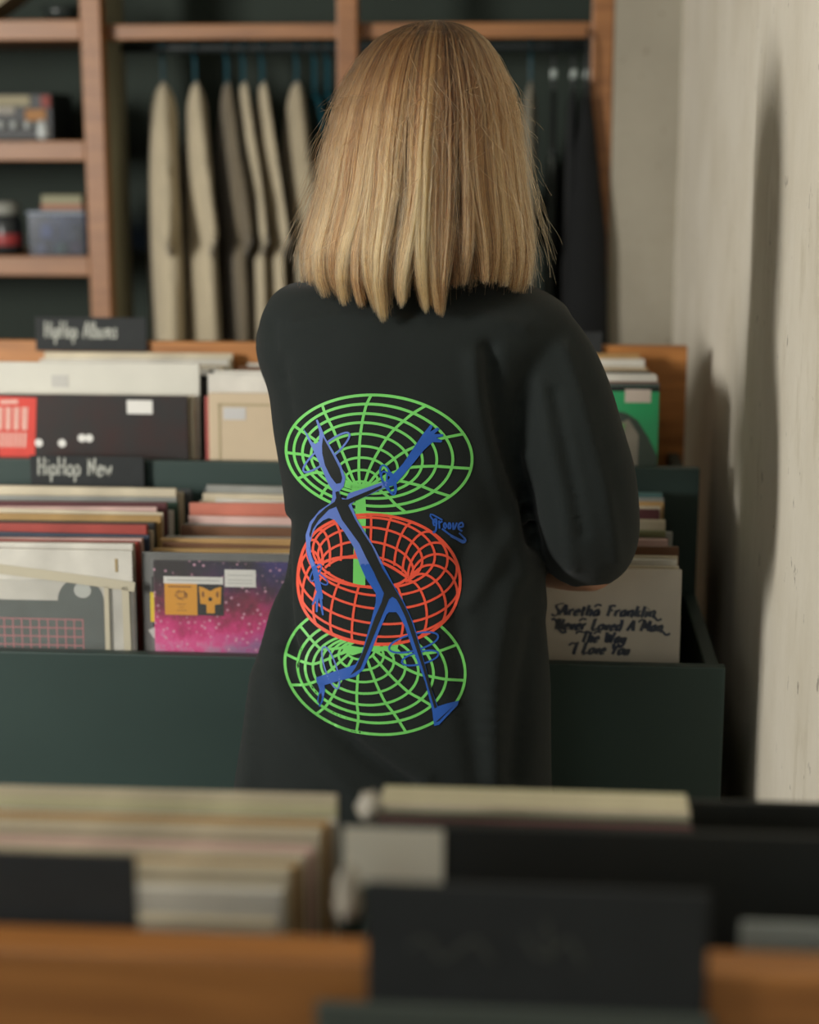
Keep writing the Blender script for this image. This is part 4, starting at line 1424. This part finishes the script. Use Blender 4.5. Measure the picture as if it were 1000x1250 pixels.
def to_px(v):
    d = v - EYE
    z = d.dot(FWD)
    return 500 + FPX * d.dot(RGT) / z, 625 - FPX * d.dot(UPV) / z


nrm = [v.normal.copy() for v in shirt_me.vertices]
zs_all = [v.co.z for v in shirt_me.vertices]
zmin = min(zs_all)
for v, nn in zip(shirt_me.vertices, nrm):
    disp = 0.0022 * noise.noise(v.co * 14) + 0.0035 * noise.noise(v.co * 5 + Vector((4, 0, 0)))
    if nn.y < 0.35:
        px, py = to_px(v.co)
        for pts, w, d in FP:
            dd = math.sqrt(((pts - (px, py)) ** 2).sum(1).min())
            if dd < 3 * w:
                disp += d * math.exp(-(dd / w) ** 2) * (1 if nn.y < 0 else 1 - nn.y / 0.35)
    v.co += nn * disp
bm = bmesh.new()
bm.from_mesh(shirt_me)
dead = []
for f in bm.faces:
    c, nn = f.calc_center_median(), f.normal
    if c.z < zmin + 0.012 and nn.z < -0.6:
        dead.append(f)
    for hp, hd in (HEM_R, HEM_L):
        if nn.dot(hd) > 0.6 and abs((c - hp).dot(hd)) < 0.02 and (c - hp).length < 0.055:
            dead.append(f)
    
bmesh.ops.delete(bm, geom=list(set(dead)), context='FACES')
bm.to_mesh(shirt_me)
BVH = BVHTree.FromBMesh(bm)
bm.free()
M_shirt = mat('black_cotton', '#191f1e', 0.85, 0.06, 40, 0.25, 900, spec=0.25, sheen=0.06)
shirt = from_me('t_shirt', to_local(shirt_me), M_shirt, PER, True)
# ribbed collar behind the neck
cl = [P3(515, 352, 1.865) + Vector((0.063 * math.cos(a), 0.052 * math.sin(a), 0.010 * -math.sin(a))) - PO for a in np.linspace(0, 2 * math.pi, 28)]
V, F = tube_data(cl, 0.008, 8)
from_py('collar', V, F, M_shirt, shirt, True)


# ---- print on the back of the shirt, laid onto its surface
def cast(px, py, off):
    d = ray(px, py).normalized()
    h, nn, _, _ = BVH.ray_cast(EYE, d)
    if h is None:
        return None
    if nn.dot(d) > 0:
        nn = -nn
    return h + nn * off - PO


class Ink:
    def __init__(self, off):
        self.V, self.F, self.off = [], [], off

    def line(self, pts, w, closed=False, smooth=True, keep=None, n=8):
        P = np.array(catmull(pts, n, closed)) if smooth else np.array([np.array(p, float) for p in pts])
        # resample to about 2.5 px
        seg = np.hypot(*np.diff(P, axis=0).T)
        s = np.concatenate([[0], np.cumsum(seg)])
        k = max(2, int(s[-1] / 2.5) + 1)
        q = np.linspace(0, s[-1], k)
        P = np.stack([np.interp(q, s, P[:, 0]), np.interp(q, s, P[:, 1])], 1)
        prev = None
        for i in range(k):
            t = P[min(i + 1, k - 1)] - P[max(i - 1, 0)]
            L = np.hypot(*t)
            t = t / L if L > 1e-9 else np.array((1.0, 0.0))
            nn = np.array((-t[1], t[0])) * (w if not callable(w) else w(i / (k - 1))) / 2
            if keep is not None and not keep(P[i][0], P[i][1]):
                prev = None
                continue
            a, b = cast(*(P[i] + nn), self.off), cast(*(P[i] - nn), self.off)
            if a is None or b is None:
                prev = None
                continue
            ia = len(self.V)
            self.V += [a, b]
            if prev is not None:
                self.F.append((prev, prev + 1, ia + 1, ia))
            prev = ia

    def area(self, poly, smooth=False, cell=3.0):
        P = [np.array(p, float) for p in poly]
        if smooth:
            P = catmull(P, 5, True)[:-1]
        B = []
        for i in range(len(P)):
            a, b = P[i], P[(i + 1) % len(P)]
            k = max(1, int(np.hypot(*(b - a)) / cell))
            B += [a + (b - a) * j / k for j in range(k)]
        B = np.array(B)
        G = [np.array((x, y)) for x in np.arange(B[:, 0].min(), B[:, 0].max(), cell) for y in np.arange(B[:, 1].min(), B[:, 1].max(), cell)]
        G = [g for g in G if np.hypot(*(B - g).T).min() > 1.2]
        vs, _, fs, *_r = delaunay_2d_cdt([Vector((float(p[0]), float(p[1]))) for p in list(B) + G], [(i, (i + 1) % len(B)) for i in range(len(B))], [], 1, 1e-5)
        pts = [cast(v.x, v.y, self.off) for v in vs]
        base = len(self.V)
        self.V += [p if p is not None else Vector((0, 0, 0)) for p in pts]
        for f in fs:
            if all(pts[i] is not None for i in f):
                self.F.append(tuple(base + i for i in f))

    def build(self, name, m, parent):
        return from_py(name, self.V, self.F, m, parent, True)


# torus of the print: solved once as a solid so that hidden lines are left out
T_C, T_S = 0.819, 0.574


def tor(u, v):
    r = 22.25 + 8.25 * math.cos(u)
    Rc = 76.7
    X = (Rc + r * math.cos(v)) * math.cos(u)
    Y = (Rc + r * math.cos(v)) * math.sin(u)
    return Vector((X, Y, 40 * math.sin(v)))


def tor_px(p):
    x, y = p.x, -(p.y * T_S + p.z * T_C)
    a = math.radians(5.0)
    return 450.8 + x * math.cos(a) - y * math.sin(a) + 4, 707 + x * math.sin(a) + y * math.cos(a)


NU, NVV = 72, 36
tv = [tor(2 * math.pi * i / NU, 2 * math.pi * j / NVV) for i in range(NU) for j in range(NVV)]
tf = [(i * NVV + j, i * NVV + (j + 1) % NVV, ((i + 1) % NU) * NVV + (j + 1) % NVV, ((i + 1) % NU) * NVV + j) for i in range(NU) for j in range(NVV)]
TB = BVHTree.FromPolygons(tv, tf)
VIEW = Vector((0, T_C, -T_S))


def tor_visible(u, v):
    p = tor(u, v)
    h = TB.ray_cast(p - VIEW * 2.5, -VIEW)
    return h[0] is None


TSIL = []


def in_torus(px, py):
    a = math.radians(-5.0)
    x, y = px - 454.8, py - 707
    x, y = x * math.cos(a) - y * math.sin(a), x * math.sin(a) + y * math.cos(a)
    o = Vector((x, 0, 0)) + Vector((0, T_S, T_C)) * (-y) - VIEW * 400
    return TB.ray_cast(o, VIEW)[0] is not None


GRN = Ink(0.0005)
DISC_T = [  # cx, cy, a, b, rot of the upper dish rings
    (463, 554.5, 113.5, 72, 5), (456, 555.5, 97, 62, 5), (451.5, 556.5, 82, 51.5, 5), (448, 559, 68, 43, 5), (445.5, 563.5, 54.5, 34, 4), (443.5, 570, 42, 25.5, 3), (442, 577, 30.5, 18.5, 2), (441, 585, 20, 11.5, 0), (440.5, 592, 11, 4.5, 0)]


def ell(d, t):
    cx, cy, a, b, rot = d
    rot = math.radians(rot)
    x, y = a * math.cos(t), b * math.sin(t)
    return cx + x * math.cos(rot) - y * math.sin(rot), cy + x * math.sin(rot) + y * math.cos(rot)


for k, d in enumerate(DISC_T):
    GRN.line([ell(d, 2 * math.pi * i / 40) for i in range(40)], 3.5 - 0.08 * k, True, n=3)
tgt = [(453, 483), (393, 491), (357, 517), (350, 552), (360, 588), (386, 615), (495, 624), (549, 605), (574, 571), (560, 533), (518, 501)]
for (x, y) in tgt:
    d = DISC_T[0]
    best = min((2 * math.pi * i / 360 for i in range(360)), key=lambda t: (ell(d, t)[0] - x) ** 2 + (ell(d, t)[1] - y) ** 2)
    GRN.line([ell(q, best) for q in DISC_T] + [(440.5, 594)], 3.4)
GRN.area([(424, 590), (433, 593), (448, 593), (458, 590), (452, 597), (446, 604), (447, 620), (446.5, 660), (446, 716), (431, 716), (432, 660), (434, 620), (434, 602), (428, 596)])
# lower dish
DISC_B = [(458, 815, 110.5, 81, 8), (454.5, 818, 91, 64, 7), (451, 818, 78.5, 54, 6), (446.5, 817, 64.5, 43.5, 5), (443.5, 812, 51.5, 34.5, 4), (442, 806, 39, 26.5, 3), (441, 800, 27.5, 18, 2), (440.5, 794, 17, 11, 0)]
out = lambda x, y: not in_torus(x, y)
for k, d in enumerate(DISC_B):
    GRN.line([ell(d, 2 * math.pi * i / 40) for i in range(40)], 3.4 - 0.08 * k, True, keep=out, n=3)
tgt = [(436, 892), (495.5, 889.6), (540, 866), (567, 831), (546, 794), (521, 774), (385, 872), (353, 838), (350, 798), (368, 765)]
for (x, y) in tgt:
    d = DISC_B[0]
    best = min((2 * math.pi * i / 360 for i in range(360)), key=lambda t: (ell(d, t)[0] - x) ** 2 + (ell(d, t)[1] - y) ** 2)
    GRN.line([ell(q, best) for q in DISC_B], 3.3, keep=out)
GRN.area([(428, 788), (440, 790), (470, 789), (487, 786), (484, 797), (478, 802), (470, 792), (462, 797), (455, 795), (440, 797), (430, 800), (424, 797), (416, 800), (420, 790)])
GRN.build('green_dish_print', mat('green_ink', '#74cf68', 0.5, 0.1, 20), shirt)

RED = Ink(0.0007)
for iu in range(20):
    u = 2 * math.pi * (iu + 0.35) / 20
    seg = []
    for j in range(97):
        v = 2 * math.pi * j / 96
        inner_low = math.cos(v) < 0.2 and math.sin(v) < -0.25
        if tor_visible(u, v) and not inner_low:
            seg.append(tor_px(tor(u, v)))
        else:
            if len(seg) > 2:
                RED.line(seg, 2.9, smooth=False)
            seg = []
    if len(seg) > 2:
        RED.line(seg, 2.9, smooth=False)
for jv in range(12):
    v = 2 * math.pi * (jv + 0.2) / 12
    if math.cos(v) < 0.2 and math.sin(v) < -0.25:
        continue
    seg = []
    for i in range(181):
        u = 2 * math.pi * i / 180
        if tor_visible(u, v):
            seg.append(tor_px(tor(u, v)))
        else:
            if len(seg) > 2:
                RED.line(seg, 2.9, smooth=False)
            seg = []
    if len(seg) > 2:
        RED.line(seg, 2.9, smooth=False)
# silhouette of the torus: outermost points seen from the print's own viewpoint
sil = []
for i in range(120):
    a = 2 * math.pi * i / 120
    cx, cy = 456, 707
    r0, r1 = 20, 140
    for _ in range(14):
        rm = (r0 + r1) / 2
        if any(in_torus(cx + (rm + e) * math.cos(a), cy + (rm + e) * math.sin(a)) for e in (0, 6, 14, 25)):
            r0 = rm
        else:
            r1 = rm
    sil.append((cx + r0 * math.cos(a), cy + r0 * math.sin(a)))
RED.line(sil, 3.6, True, n=2)
# rim of the hole
RED.line([(388, 696), (398, 703), (414, 710), (436, 715), (462, 716), (485, 713), (497, 706)], 3.4)
RED.line([(388, 693), (396, 686), (412, 681), (432, 680), (456, 683), (478, 692), (498, 705)], 3.6)
RED.build('red_ring_print', mat('red_ink', '#e8573f', 0.5, 0.08, 20), shirt)


def z1(l):
    return [(330 + x * 0.27, 460 + y * 0.27) for x, y in l]


def z2(l):
    return [(330 + x * 0.27, 680 + y * 0.27) for x, y in l]


BLU = Ink(0.0009)
LBL = Ink(0.0009)
BLK = Ink(0.0012)
# head with two horns
LBL.area(z1([(150, 228), (172, 262), (190, 292), (207, 304), (222, 290), (224, 250), (208, 195), (216, 192), (232, 228), (250, 275), (285, 332), (322, 400), (341, 455), (333, 495), (312, 517), (285, 515), (262, 480), (235, 415), (203, 345), (176, 290)]))
BLK.area(z1([(241, 272), (236, 310), (237, 345), (250, 400), (275, 450), (300, 482), (320, 478), (326, 455), (314, 412), (284, 352), (256, 300)]))
# torso and arms outline, then the dark core
LBL.area([(406.4, 597.2), (414.2, 598.2), (417, 607), (423, 608.5), (425.8, 601.8), (448.8, 594.5), (470.4, 586.9), (477, 591.5), (451.5, 603.6), (434, 611.2), (429.4, 615.3), (436.5, 634), (446.5, 650), (457.5, 668),
          (468.5, 690), (440, 690), (432, 667.5), (420.6, 648.8), (409, 634.4), (402, 632), (395, 635), (387.5, 641.6), (382, 652), (379.5, 663), (381, 680), (385, 690), (381, 692), (375, 672), (373.8, 653), (379, 637), (390.4, 623), (404, 613.5), (406, 608)])
BLK.area([(410, 600), (413.5, 599), (418, 609), (425, 609), (448, 599.5), (466, 592), (466, 595), (448, 604.5), (427.5, 614), (425.5, 616.6), (434, 634), (443, 649), (454, 666), (466, 692), (456, 697), (447, 680), (439, 663), (418, 634), (414, 625), (411, 618), (402, 621.5), (390, 634),
          (383, 645), (379.5, 656), (378.5, 652), (381.5, 640), (388, 629), (398, 619.5), (409, 612), (411, 607)])
# raised forearm and hand
BLU.area(z1([(505, 500), (545, 450), (600, 392), (655, 310), (690, 258), (725, 215), (735, 222), (722, 248), (755, 228), (766, 236), (740, 258), (780, 258), (782, 268), (750, 274), (778, 288), (772, 296), (735, 294), (695, 330), (655, 380), (605, 440), (560, 490)]))
# lower body: from the waist to both legs
BLU.area([(439, 688), (467.5, 688), (481.5, 715), (492.5, 733), (505, 760), (516, 799), (526.5, 839), (534.5, 862), (547, 858), (560, 855), (558, 861), (536, 884.5), (530, 886), (527.6, 866), (519, 832), (505, 795), (494, 764), (487, 751), (484, 747), (475, 747), (472, 750),
          (465, 766), (451.5, 799), (444, 817), (434, 825.8), (411, 832), (394, 837), (387, 834), (386, 827), (419, 816), (434, 811), (441, 800), (452, 762), (459, 735), (459, 724), (447, 706)])
BLK.area([(454, 692), (465, 691), (479, 713), (488, 728), (494.5, 740), (501.5, 755), (508, 775), (521, 820), (533.5, 863), (530.5, 864.5), (517, 818), (503, 776), (495, 753), (488, 738), (484, 731), (479, 728), (475, 731), (470, 743), (463, 760), (447.5, 797.5), (440, 816), (428, 824), (435, 813.6),
          (443, 796), (458, 753), (466, 735), (469, 724), (460, 706)])
BLU.area(z2([(212, 560), (224, 600), (214, 650), (224, 676), (240, 654), (248, 600), (244, 565)]))
BLK.area(z2([(224, 620), (221, 652), (227, 664), (234, 645), (235, 610)]))
BLK.area(z2([(748, 745), (835, 665), (800, 700), (762, 740)]))
# lowered forearm and hand over the ring
BLU.line(z1([(172, 770), (180, 810), (196, 850)]) + z2([(205, 60), (214, 110), (222, 150)]), lambda t: 4.5 + 3 * t)
for f in ([(222, 150), (205, 190), (192, 215)], [(222, 150), (214, 200), (212, 248)], [(226, 150), (232, 210), (240, 262)], [(215, 120), (232, 160), (236, 190)]):
    BLU.line(z2(f), lambda t: 4 - 1.8 * t)
# bracelets: thin ellipses around limbs
def ring(c, a, b, rot, w=2.2, ink_=None):
    pts = []
    r = math.radians(rot)
    for i in range(24):
        t = 2 * math.pi * i / 24
        x, y = a * math.cos(t), b * math.sin(t)
        pts.append((c[0] + x * math.cos(r) - y * math.sin(r), c[1] + x * math.sin(r) + y * math.cos(r)))
    (ink_ or BLU).line(pts, w, True, n=3)


ring((399, 552), 36, 9, -40, 2.4, LBL)
ring((471, 580), 13, 6, 72)
ring((474, 588), 14, 6, 62)
ring((478, 590), 14, 5, 78)
ring((386, 699), 12, 4, -60, 1.8)
ring((392, 706), 11, 4, 40, 1.8)
ring((404, 815), 27, 7, 72, 1.9, LBL)
ring((505, 784), 31, 10, -15)
ring((513, 803), 23, 7.5, -14)
# small wordmark lettering: g r o o v e with a flourish
lg = lambda l: [(500 + x * 0.1, 600 + y * 0.1) for x, y in l]
BLU.line(lg([(330, 330), (290, 350), (300, 410), (330, 400), (325, 330), (325, 450), (300, 500), (285, 480)]), 2.4)
BLU.line(lg([(360, 350), (365, 450)]), 2.2)
BLU.line(lg([(365, 380), (400, 360)]), 2.0)
BLU.line(lg([(430, 375), (415, 410), (430, 450), (450, 415), (430, 375)]), 2.2)
BLU.line(lg([(485, 375), (470, 415), (485, 460), (503, 415), (485, 375)]), 2.2)
BLU.line(lg([(530, 375), (535, 470), (575, 375)]), 2.2)
BLU.line(lg([(600, 430), (650, 420), (640, 375), (600, 395), (595, 450), (640, 480)]), 2.4)
BLU.line(lg([(400, 345), (270, 275), (255, 300), (320, 380)]), 2.0)
BLU.line(lg([(395, 450), (500, 530), (640, 620), (680, 600), (670, 570), (600, 500)]), 2.2)
BLU.line(lg([(500, 535), (640, 605), (665, 595)]), 3.4)
M_lblue = mat('light_blue_ink', '#5f79c4', 0.5, 0.1, 30)
M_blue = mat('blue_ink', '#2c5cb4', 0.5, 0.15, 30)
LBL.build('blue_figure_print', M_lblue, shirt)
BLU.build('blue_limb_print', M_blue, shirt)
BLK.build('dark_figure_core', mat('dark_ink', '#161b1a', 0.7), shirt)

# ---- hair: blonde bob
HROWS = [(24, 530, 531, 1.868, 1.872), (29, 500, 562, 1.835, 1.900), (37, 478, 581, 1.815, 1.920), (50, 456, 597, 1.797, 1.935), (70, 438, 610, 1.782, 1.950), (100, 421, 623, 1.768, 1.962), (133, 409, 632, 1.760, 1.968),
         (182, 398, 637, 1.754, 1.970), (228, 390, 642, 1.752, 1.970), (266, 378, 648, 1.752, 1.970), (304, 366, 653, 1.752, 1.970), (335, 362, 655, 1.753, 1.968), (370, 366, 656, 1.757, 1.965), (400, 372, 654, 1.762, 1.960)]
HR = np.array(HROWS, float)


def bell(py):
    l, r, yb, yf = (np.interp(py, HR[:, 0], HR[:, k]) for k in (1, 2, 3, 4))
    return l, r, yb, yf


def bell_point(py, th, k):
    """surface of the bob: th = 0 at the back, k scales towards the middle"""
    l, r, yb, yf = bell(py)
    ym = (yb + yf) / 2
    A, B = P3(l, py, ym), P3(r, py, ym)
    cx, hw, z = (A.x + B.x) / 2, (B.x - A.x) / 2, (A.z + B.z) / 2
    return np.array((cx + hw * k * math.sin(th), ym - (yf - yb) / 2 * k * math.cos(th), z))


# precomputed table over py for speed
PT = np.linspace(24, 400, 189)
TAB = np.array([(*(bell_point(p, math.pi / 2, 1)), *(bell_point(p, -math.pi / 2, 1)), *(bell_point(p, 0, 1))) for p in PT])


def bell_pts(py, th, k):
    R = [np.interp(py, PT, TAB[:, i]) for i in (0, 3, 1, 7, 2)]
    cx, hw = (R[0] + R[1]) / 2, (R[0] - R[1]) / 2
    return np.stack([cx + hw * k * np.sin(th), R[2] - (R[2] - R[3]) * k * np.cos(th), R[4]], 1)


def th_of(px, py):
    l, r, *_ = bell(py)
    return math.asin(max(-0.99, min(0.99, (px - (l + r) / 2) / ((r - l) / 2))))


CL = []   # clump: angle at the tip, tip py, half width (rad), tone, layer depth
for (x, y, w, tone, lay) in [(366, 326, 10, 0.45, 0.0), (378, 343, 12, 0.65, 0.0), (395, 357, 13, 0.8, -0.01), (414, 359, 13, 0.5, 0.0), (431, 364, 12, 0.75, -0.01), (446, 366, 11, 0.45, 0.01), (461, 372, 12, 0.7, 0.0), (478, 382, 12, 0.85, -0.015),
                             (493, 345, 8, 0.2, 0.05), (507, 364, 12, 0.9, -0.015), (523, 371, 11, 0.82, -0.02), (538, 372, 9, 0.6, 0.0), (552, 375, 10, 0.6, 0.0), (566, 342, 9, 0.25, 0.04), (579, 339, 11, 0.55, 0.0), (595, 337, 12, 0.6, 0.0),
                             (611, 338, 12, 0.5, 0.0), (626, 342, 11, 0.7, -0.01), (640, 351, 11, 0.65, 0.0), (651, 353, 8, 0.5, 0.0)]:
    t = th_of(x, y)
    l, r, *_ = bell(y)
    CL.append((t, y, w / ((r - l) / 2) / max(0.3, math.cos(t)), tone, lay))
for s in (-1, 1):
    for k, t in enumerate((1.55, 1.75, 1.95, 2.12)):
        CL.append((s * t, 345 + 4 * math.sin(k * 2 + s), 0.11, 0.55 + 0.1 * math.sin(k * 3), 0.0))
NPT = 20
POS, TONE, RAD, INT = [], [], [], []


SW = 0.0


def strand(th_tip, th_root, py0, py1, k0, k1, curl, tone, wav, ph, fly=0.0):
    s = np.linspace(0, 1, NPT)
    py = py0 + (py1 - py0) * s
    e = s ** 1.1
    th = th_root + (th_tip - th_root) * e
    k = k0 + (k1 - k0) * np.minimum(1, s / 0.45)
    k = k - curl * np.clip((s - 0.78) / 0.22, 0, 1) ** 2
    th = th + wav * np.sin(s * ph[0] + ph[1]) * s + SW * np.sin(s * 4.2) * s
    if fly:
        k = k + fly * s ** 1.5 + 0.015 * abs(fly) * 8 * np.sin(s * ph[0] * 1.7 + ph[1]) * s
        th = th + fly * 0.6 * np.sin(s * ph[0] + ph[1])
    POS.append(bell_pts(py, th, k))
    TONE.append(tone)


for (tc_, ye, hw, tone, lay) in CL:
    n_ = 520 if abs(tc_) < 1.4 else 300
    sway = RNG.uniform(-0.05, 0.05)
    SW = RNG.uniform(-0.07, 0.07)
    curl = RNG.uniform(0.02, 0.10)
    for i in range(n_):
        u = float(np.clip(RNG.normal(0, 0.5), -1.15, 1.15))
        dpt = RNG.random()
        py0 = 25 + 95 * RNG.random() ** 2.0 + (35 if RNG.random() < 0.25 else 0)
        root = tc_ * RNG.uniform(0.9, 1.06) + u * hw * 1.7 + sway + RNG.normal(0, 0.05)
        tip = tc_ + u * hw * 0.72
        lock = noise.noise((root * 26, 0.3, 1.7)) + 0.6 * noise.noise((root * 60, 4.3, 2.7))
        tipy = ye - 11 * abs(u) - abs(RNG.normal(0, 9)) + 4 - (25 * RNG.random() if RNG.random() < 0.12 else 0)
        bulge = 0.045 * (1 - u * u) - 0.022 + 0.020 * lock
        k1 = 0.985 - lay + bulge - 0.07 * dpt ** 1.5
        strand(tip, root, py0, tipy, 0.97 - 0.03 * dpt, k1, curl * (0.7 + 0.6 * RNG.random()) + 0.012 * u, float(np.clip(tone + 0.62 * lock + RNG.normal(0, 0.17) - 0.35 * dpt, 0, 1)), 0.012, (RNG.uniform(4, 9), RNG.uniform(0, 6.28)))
# loose filler underneath
SW = 0.0
for i in range(4200):
    t = RNG.uniform(-2.15, 2.15)
    strand(t + RNG.normal(0, 0.03), t + RNG.normal(0, 0.08), 26 + 120 * RNG.random(), 330 + RNG.normal(0, 9), 0.95, 0.90 + 0.05 * RNG.random(), 0.06, float(np.clip(0.2 + RNG.normal(0, 0.15), 0, 1)), 0.02, (RNG.uniform(3, 8), RNG.uniform(0, 6.28)))
# stray single hairs
for i in range(380):
    t = RNG.uniform(-1.9, 1.9) if i % 2 else RNG.choice((-1, 1)) * RNG.uniform(1.1, 1.9)
    strand(t + RNG.normal(0, 0.15), t + RNG.normal(0, 0.08), 28 + 130 * RNG.random(), RNG.uniform(120, 352), 0.99, 1.0, 0.0, float(np.clip(RNG.normal(0.7, 0.2), 0, 1)), 0.05, (RNG.uniform(3, 10), RNG.uniform(0, 6.28)), 0.01 + 0.22 * RNG.random() ** 2)
NH = len(POS)
pos = np.array(POS).reshape(-1, 3) - np.array(PO)
hc = bpy.data.hair_curves.new('hair_strands')
hc.add_curves([NPT] * NH)
hc.attributes['position'].data.foreach_set('vector', pos.astype(np.float32).ravel())
rad = np.tile(np.linspace(0.00019, 0.00010, NPT), NH).astype(np.float32)
at = hc.attributes.get('radius') or hc.attributes.new('radius', 'FLOAT', 'POINT')
at.data.foreach_set('value', rad)
at = hc.attributes.new('tone', 'FLOAT', 'POINT')
at.data.foreach_set('value', np.repeat(np.array(TONE), NPT).astype(np.float32))
at = hc.attributes.new('along', 'FLOAT', 'POINT')
# height along the whole head, so that roots stay darker than the lightened lengths
zz = (pos[:, 2] - pos[:, 2].min()) / (pos[:, 2].max() - pos[:, 2].min())
at.data.foreach_set('value', (1 - zz).astype(np.float32))
M_hair = bpy.data.materials.new('blonde_hair')
M_hair.use_nodes = True
nt = M_hair.node_tree
for nd in list(nt.nodes):
    nt.nodes.remove(nd)
out_n = nt.nodes.new('ShaderNodeOutputMaterial')
hb = nt.nodes.new('ShaderNodeBsdfHairPrincipled')
hb.parametrization = 'COLOR'
hb.inputs['Roughness'].default_value = 0.42
hb.inputs['Radial Roughness'].default_value = 0.55
hb.inputs['Coat'].default_value = 0.0
hb.inputs['Random Roughness'].default_value = 0.2
a1 = nt.nodes.new('ShaderNodeAttribute'); a1.attribute_name = 'tone'
a2 = nt.nodes.new('ShaderNodeAttribute'); a2.attribute_name = 'along'
r_tone = nt.nodes.new('ShaderNodeValToRGB')
for e_, (p_, c_) in enumerate([(0.0, '#3a2414'), (0.45, '#93633a'), (1.0, '#e0b47c')]):
    el = r_tone.color_ramp.elements[e_] if e_ < 2 else r_tone.color_ramp.elements.new(p_)
    el.position = p_
    el.color = (*srgb(c_), 1)
nt.links.new(a1.outputs['Fac'], r_tone.inputs['Fac'])
r_al = nt.nodes.new('ShaderNodeValToRGB')
for e_, (p_, c_) in enumerate([(0.0, (0.20, 0.18, 0.165)), (0.3, (0.42, 0.385, 0.355)), (0.75, (1, 1, 1))]):
    el = r_al.color_ramp.elements[e_] if e_ < 2 else r_al.color_ramp.elements.new(p_)
    el.position = p_
    el.color = (*c_, 1)
nt.links.new(a2.outputs['Fac'], r_al.inputs['Fac'])
mu = nt.nodes.new('ShaderNodeMix'); mu.data_type = 'RGBA'; mu.blend_type = 'MULTIPLY'; mu.inputs[0].default_value = 1.0
nt.links.new(r_tone.outputs[0], mu.inputs[6]); nt.links.new(r_al.outputs[0], mu.inputs[7])
nt.links.new(mu.outputs[2], hb.inputs['Color'])
nt.links.new(hb.outputs[0], out_n.inputs[0])
hc.materials.append(M_hair)
# inner mass of the bob that carries the strands
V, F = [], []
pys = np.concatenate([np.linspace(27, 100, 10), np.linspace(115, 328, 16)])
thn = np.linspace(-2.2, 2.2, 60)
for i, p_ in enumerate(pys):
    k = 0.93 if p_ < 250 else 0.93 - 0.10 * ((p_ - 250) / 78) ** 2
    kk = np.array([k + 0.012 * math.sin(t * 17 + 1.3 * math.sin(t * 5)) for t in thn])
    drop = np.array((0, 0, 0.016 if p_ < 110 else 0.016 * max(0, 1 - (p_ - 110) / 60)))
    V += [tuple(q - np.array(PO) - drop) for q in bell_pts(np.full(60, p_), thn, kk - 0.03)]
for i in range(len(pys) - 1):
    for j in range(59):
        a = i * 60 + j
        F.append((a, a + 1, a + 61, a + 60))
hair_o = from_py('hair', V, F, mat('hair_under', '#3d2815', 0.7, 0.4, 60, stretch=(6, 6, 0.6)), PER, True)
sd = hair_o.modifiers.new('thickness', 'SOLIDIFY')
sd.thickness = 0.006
so = bpy.data.objects.new('hair_strands', hc)
link(so, hair_o)
so['kind'] = 'stuff'
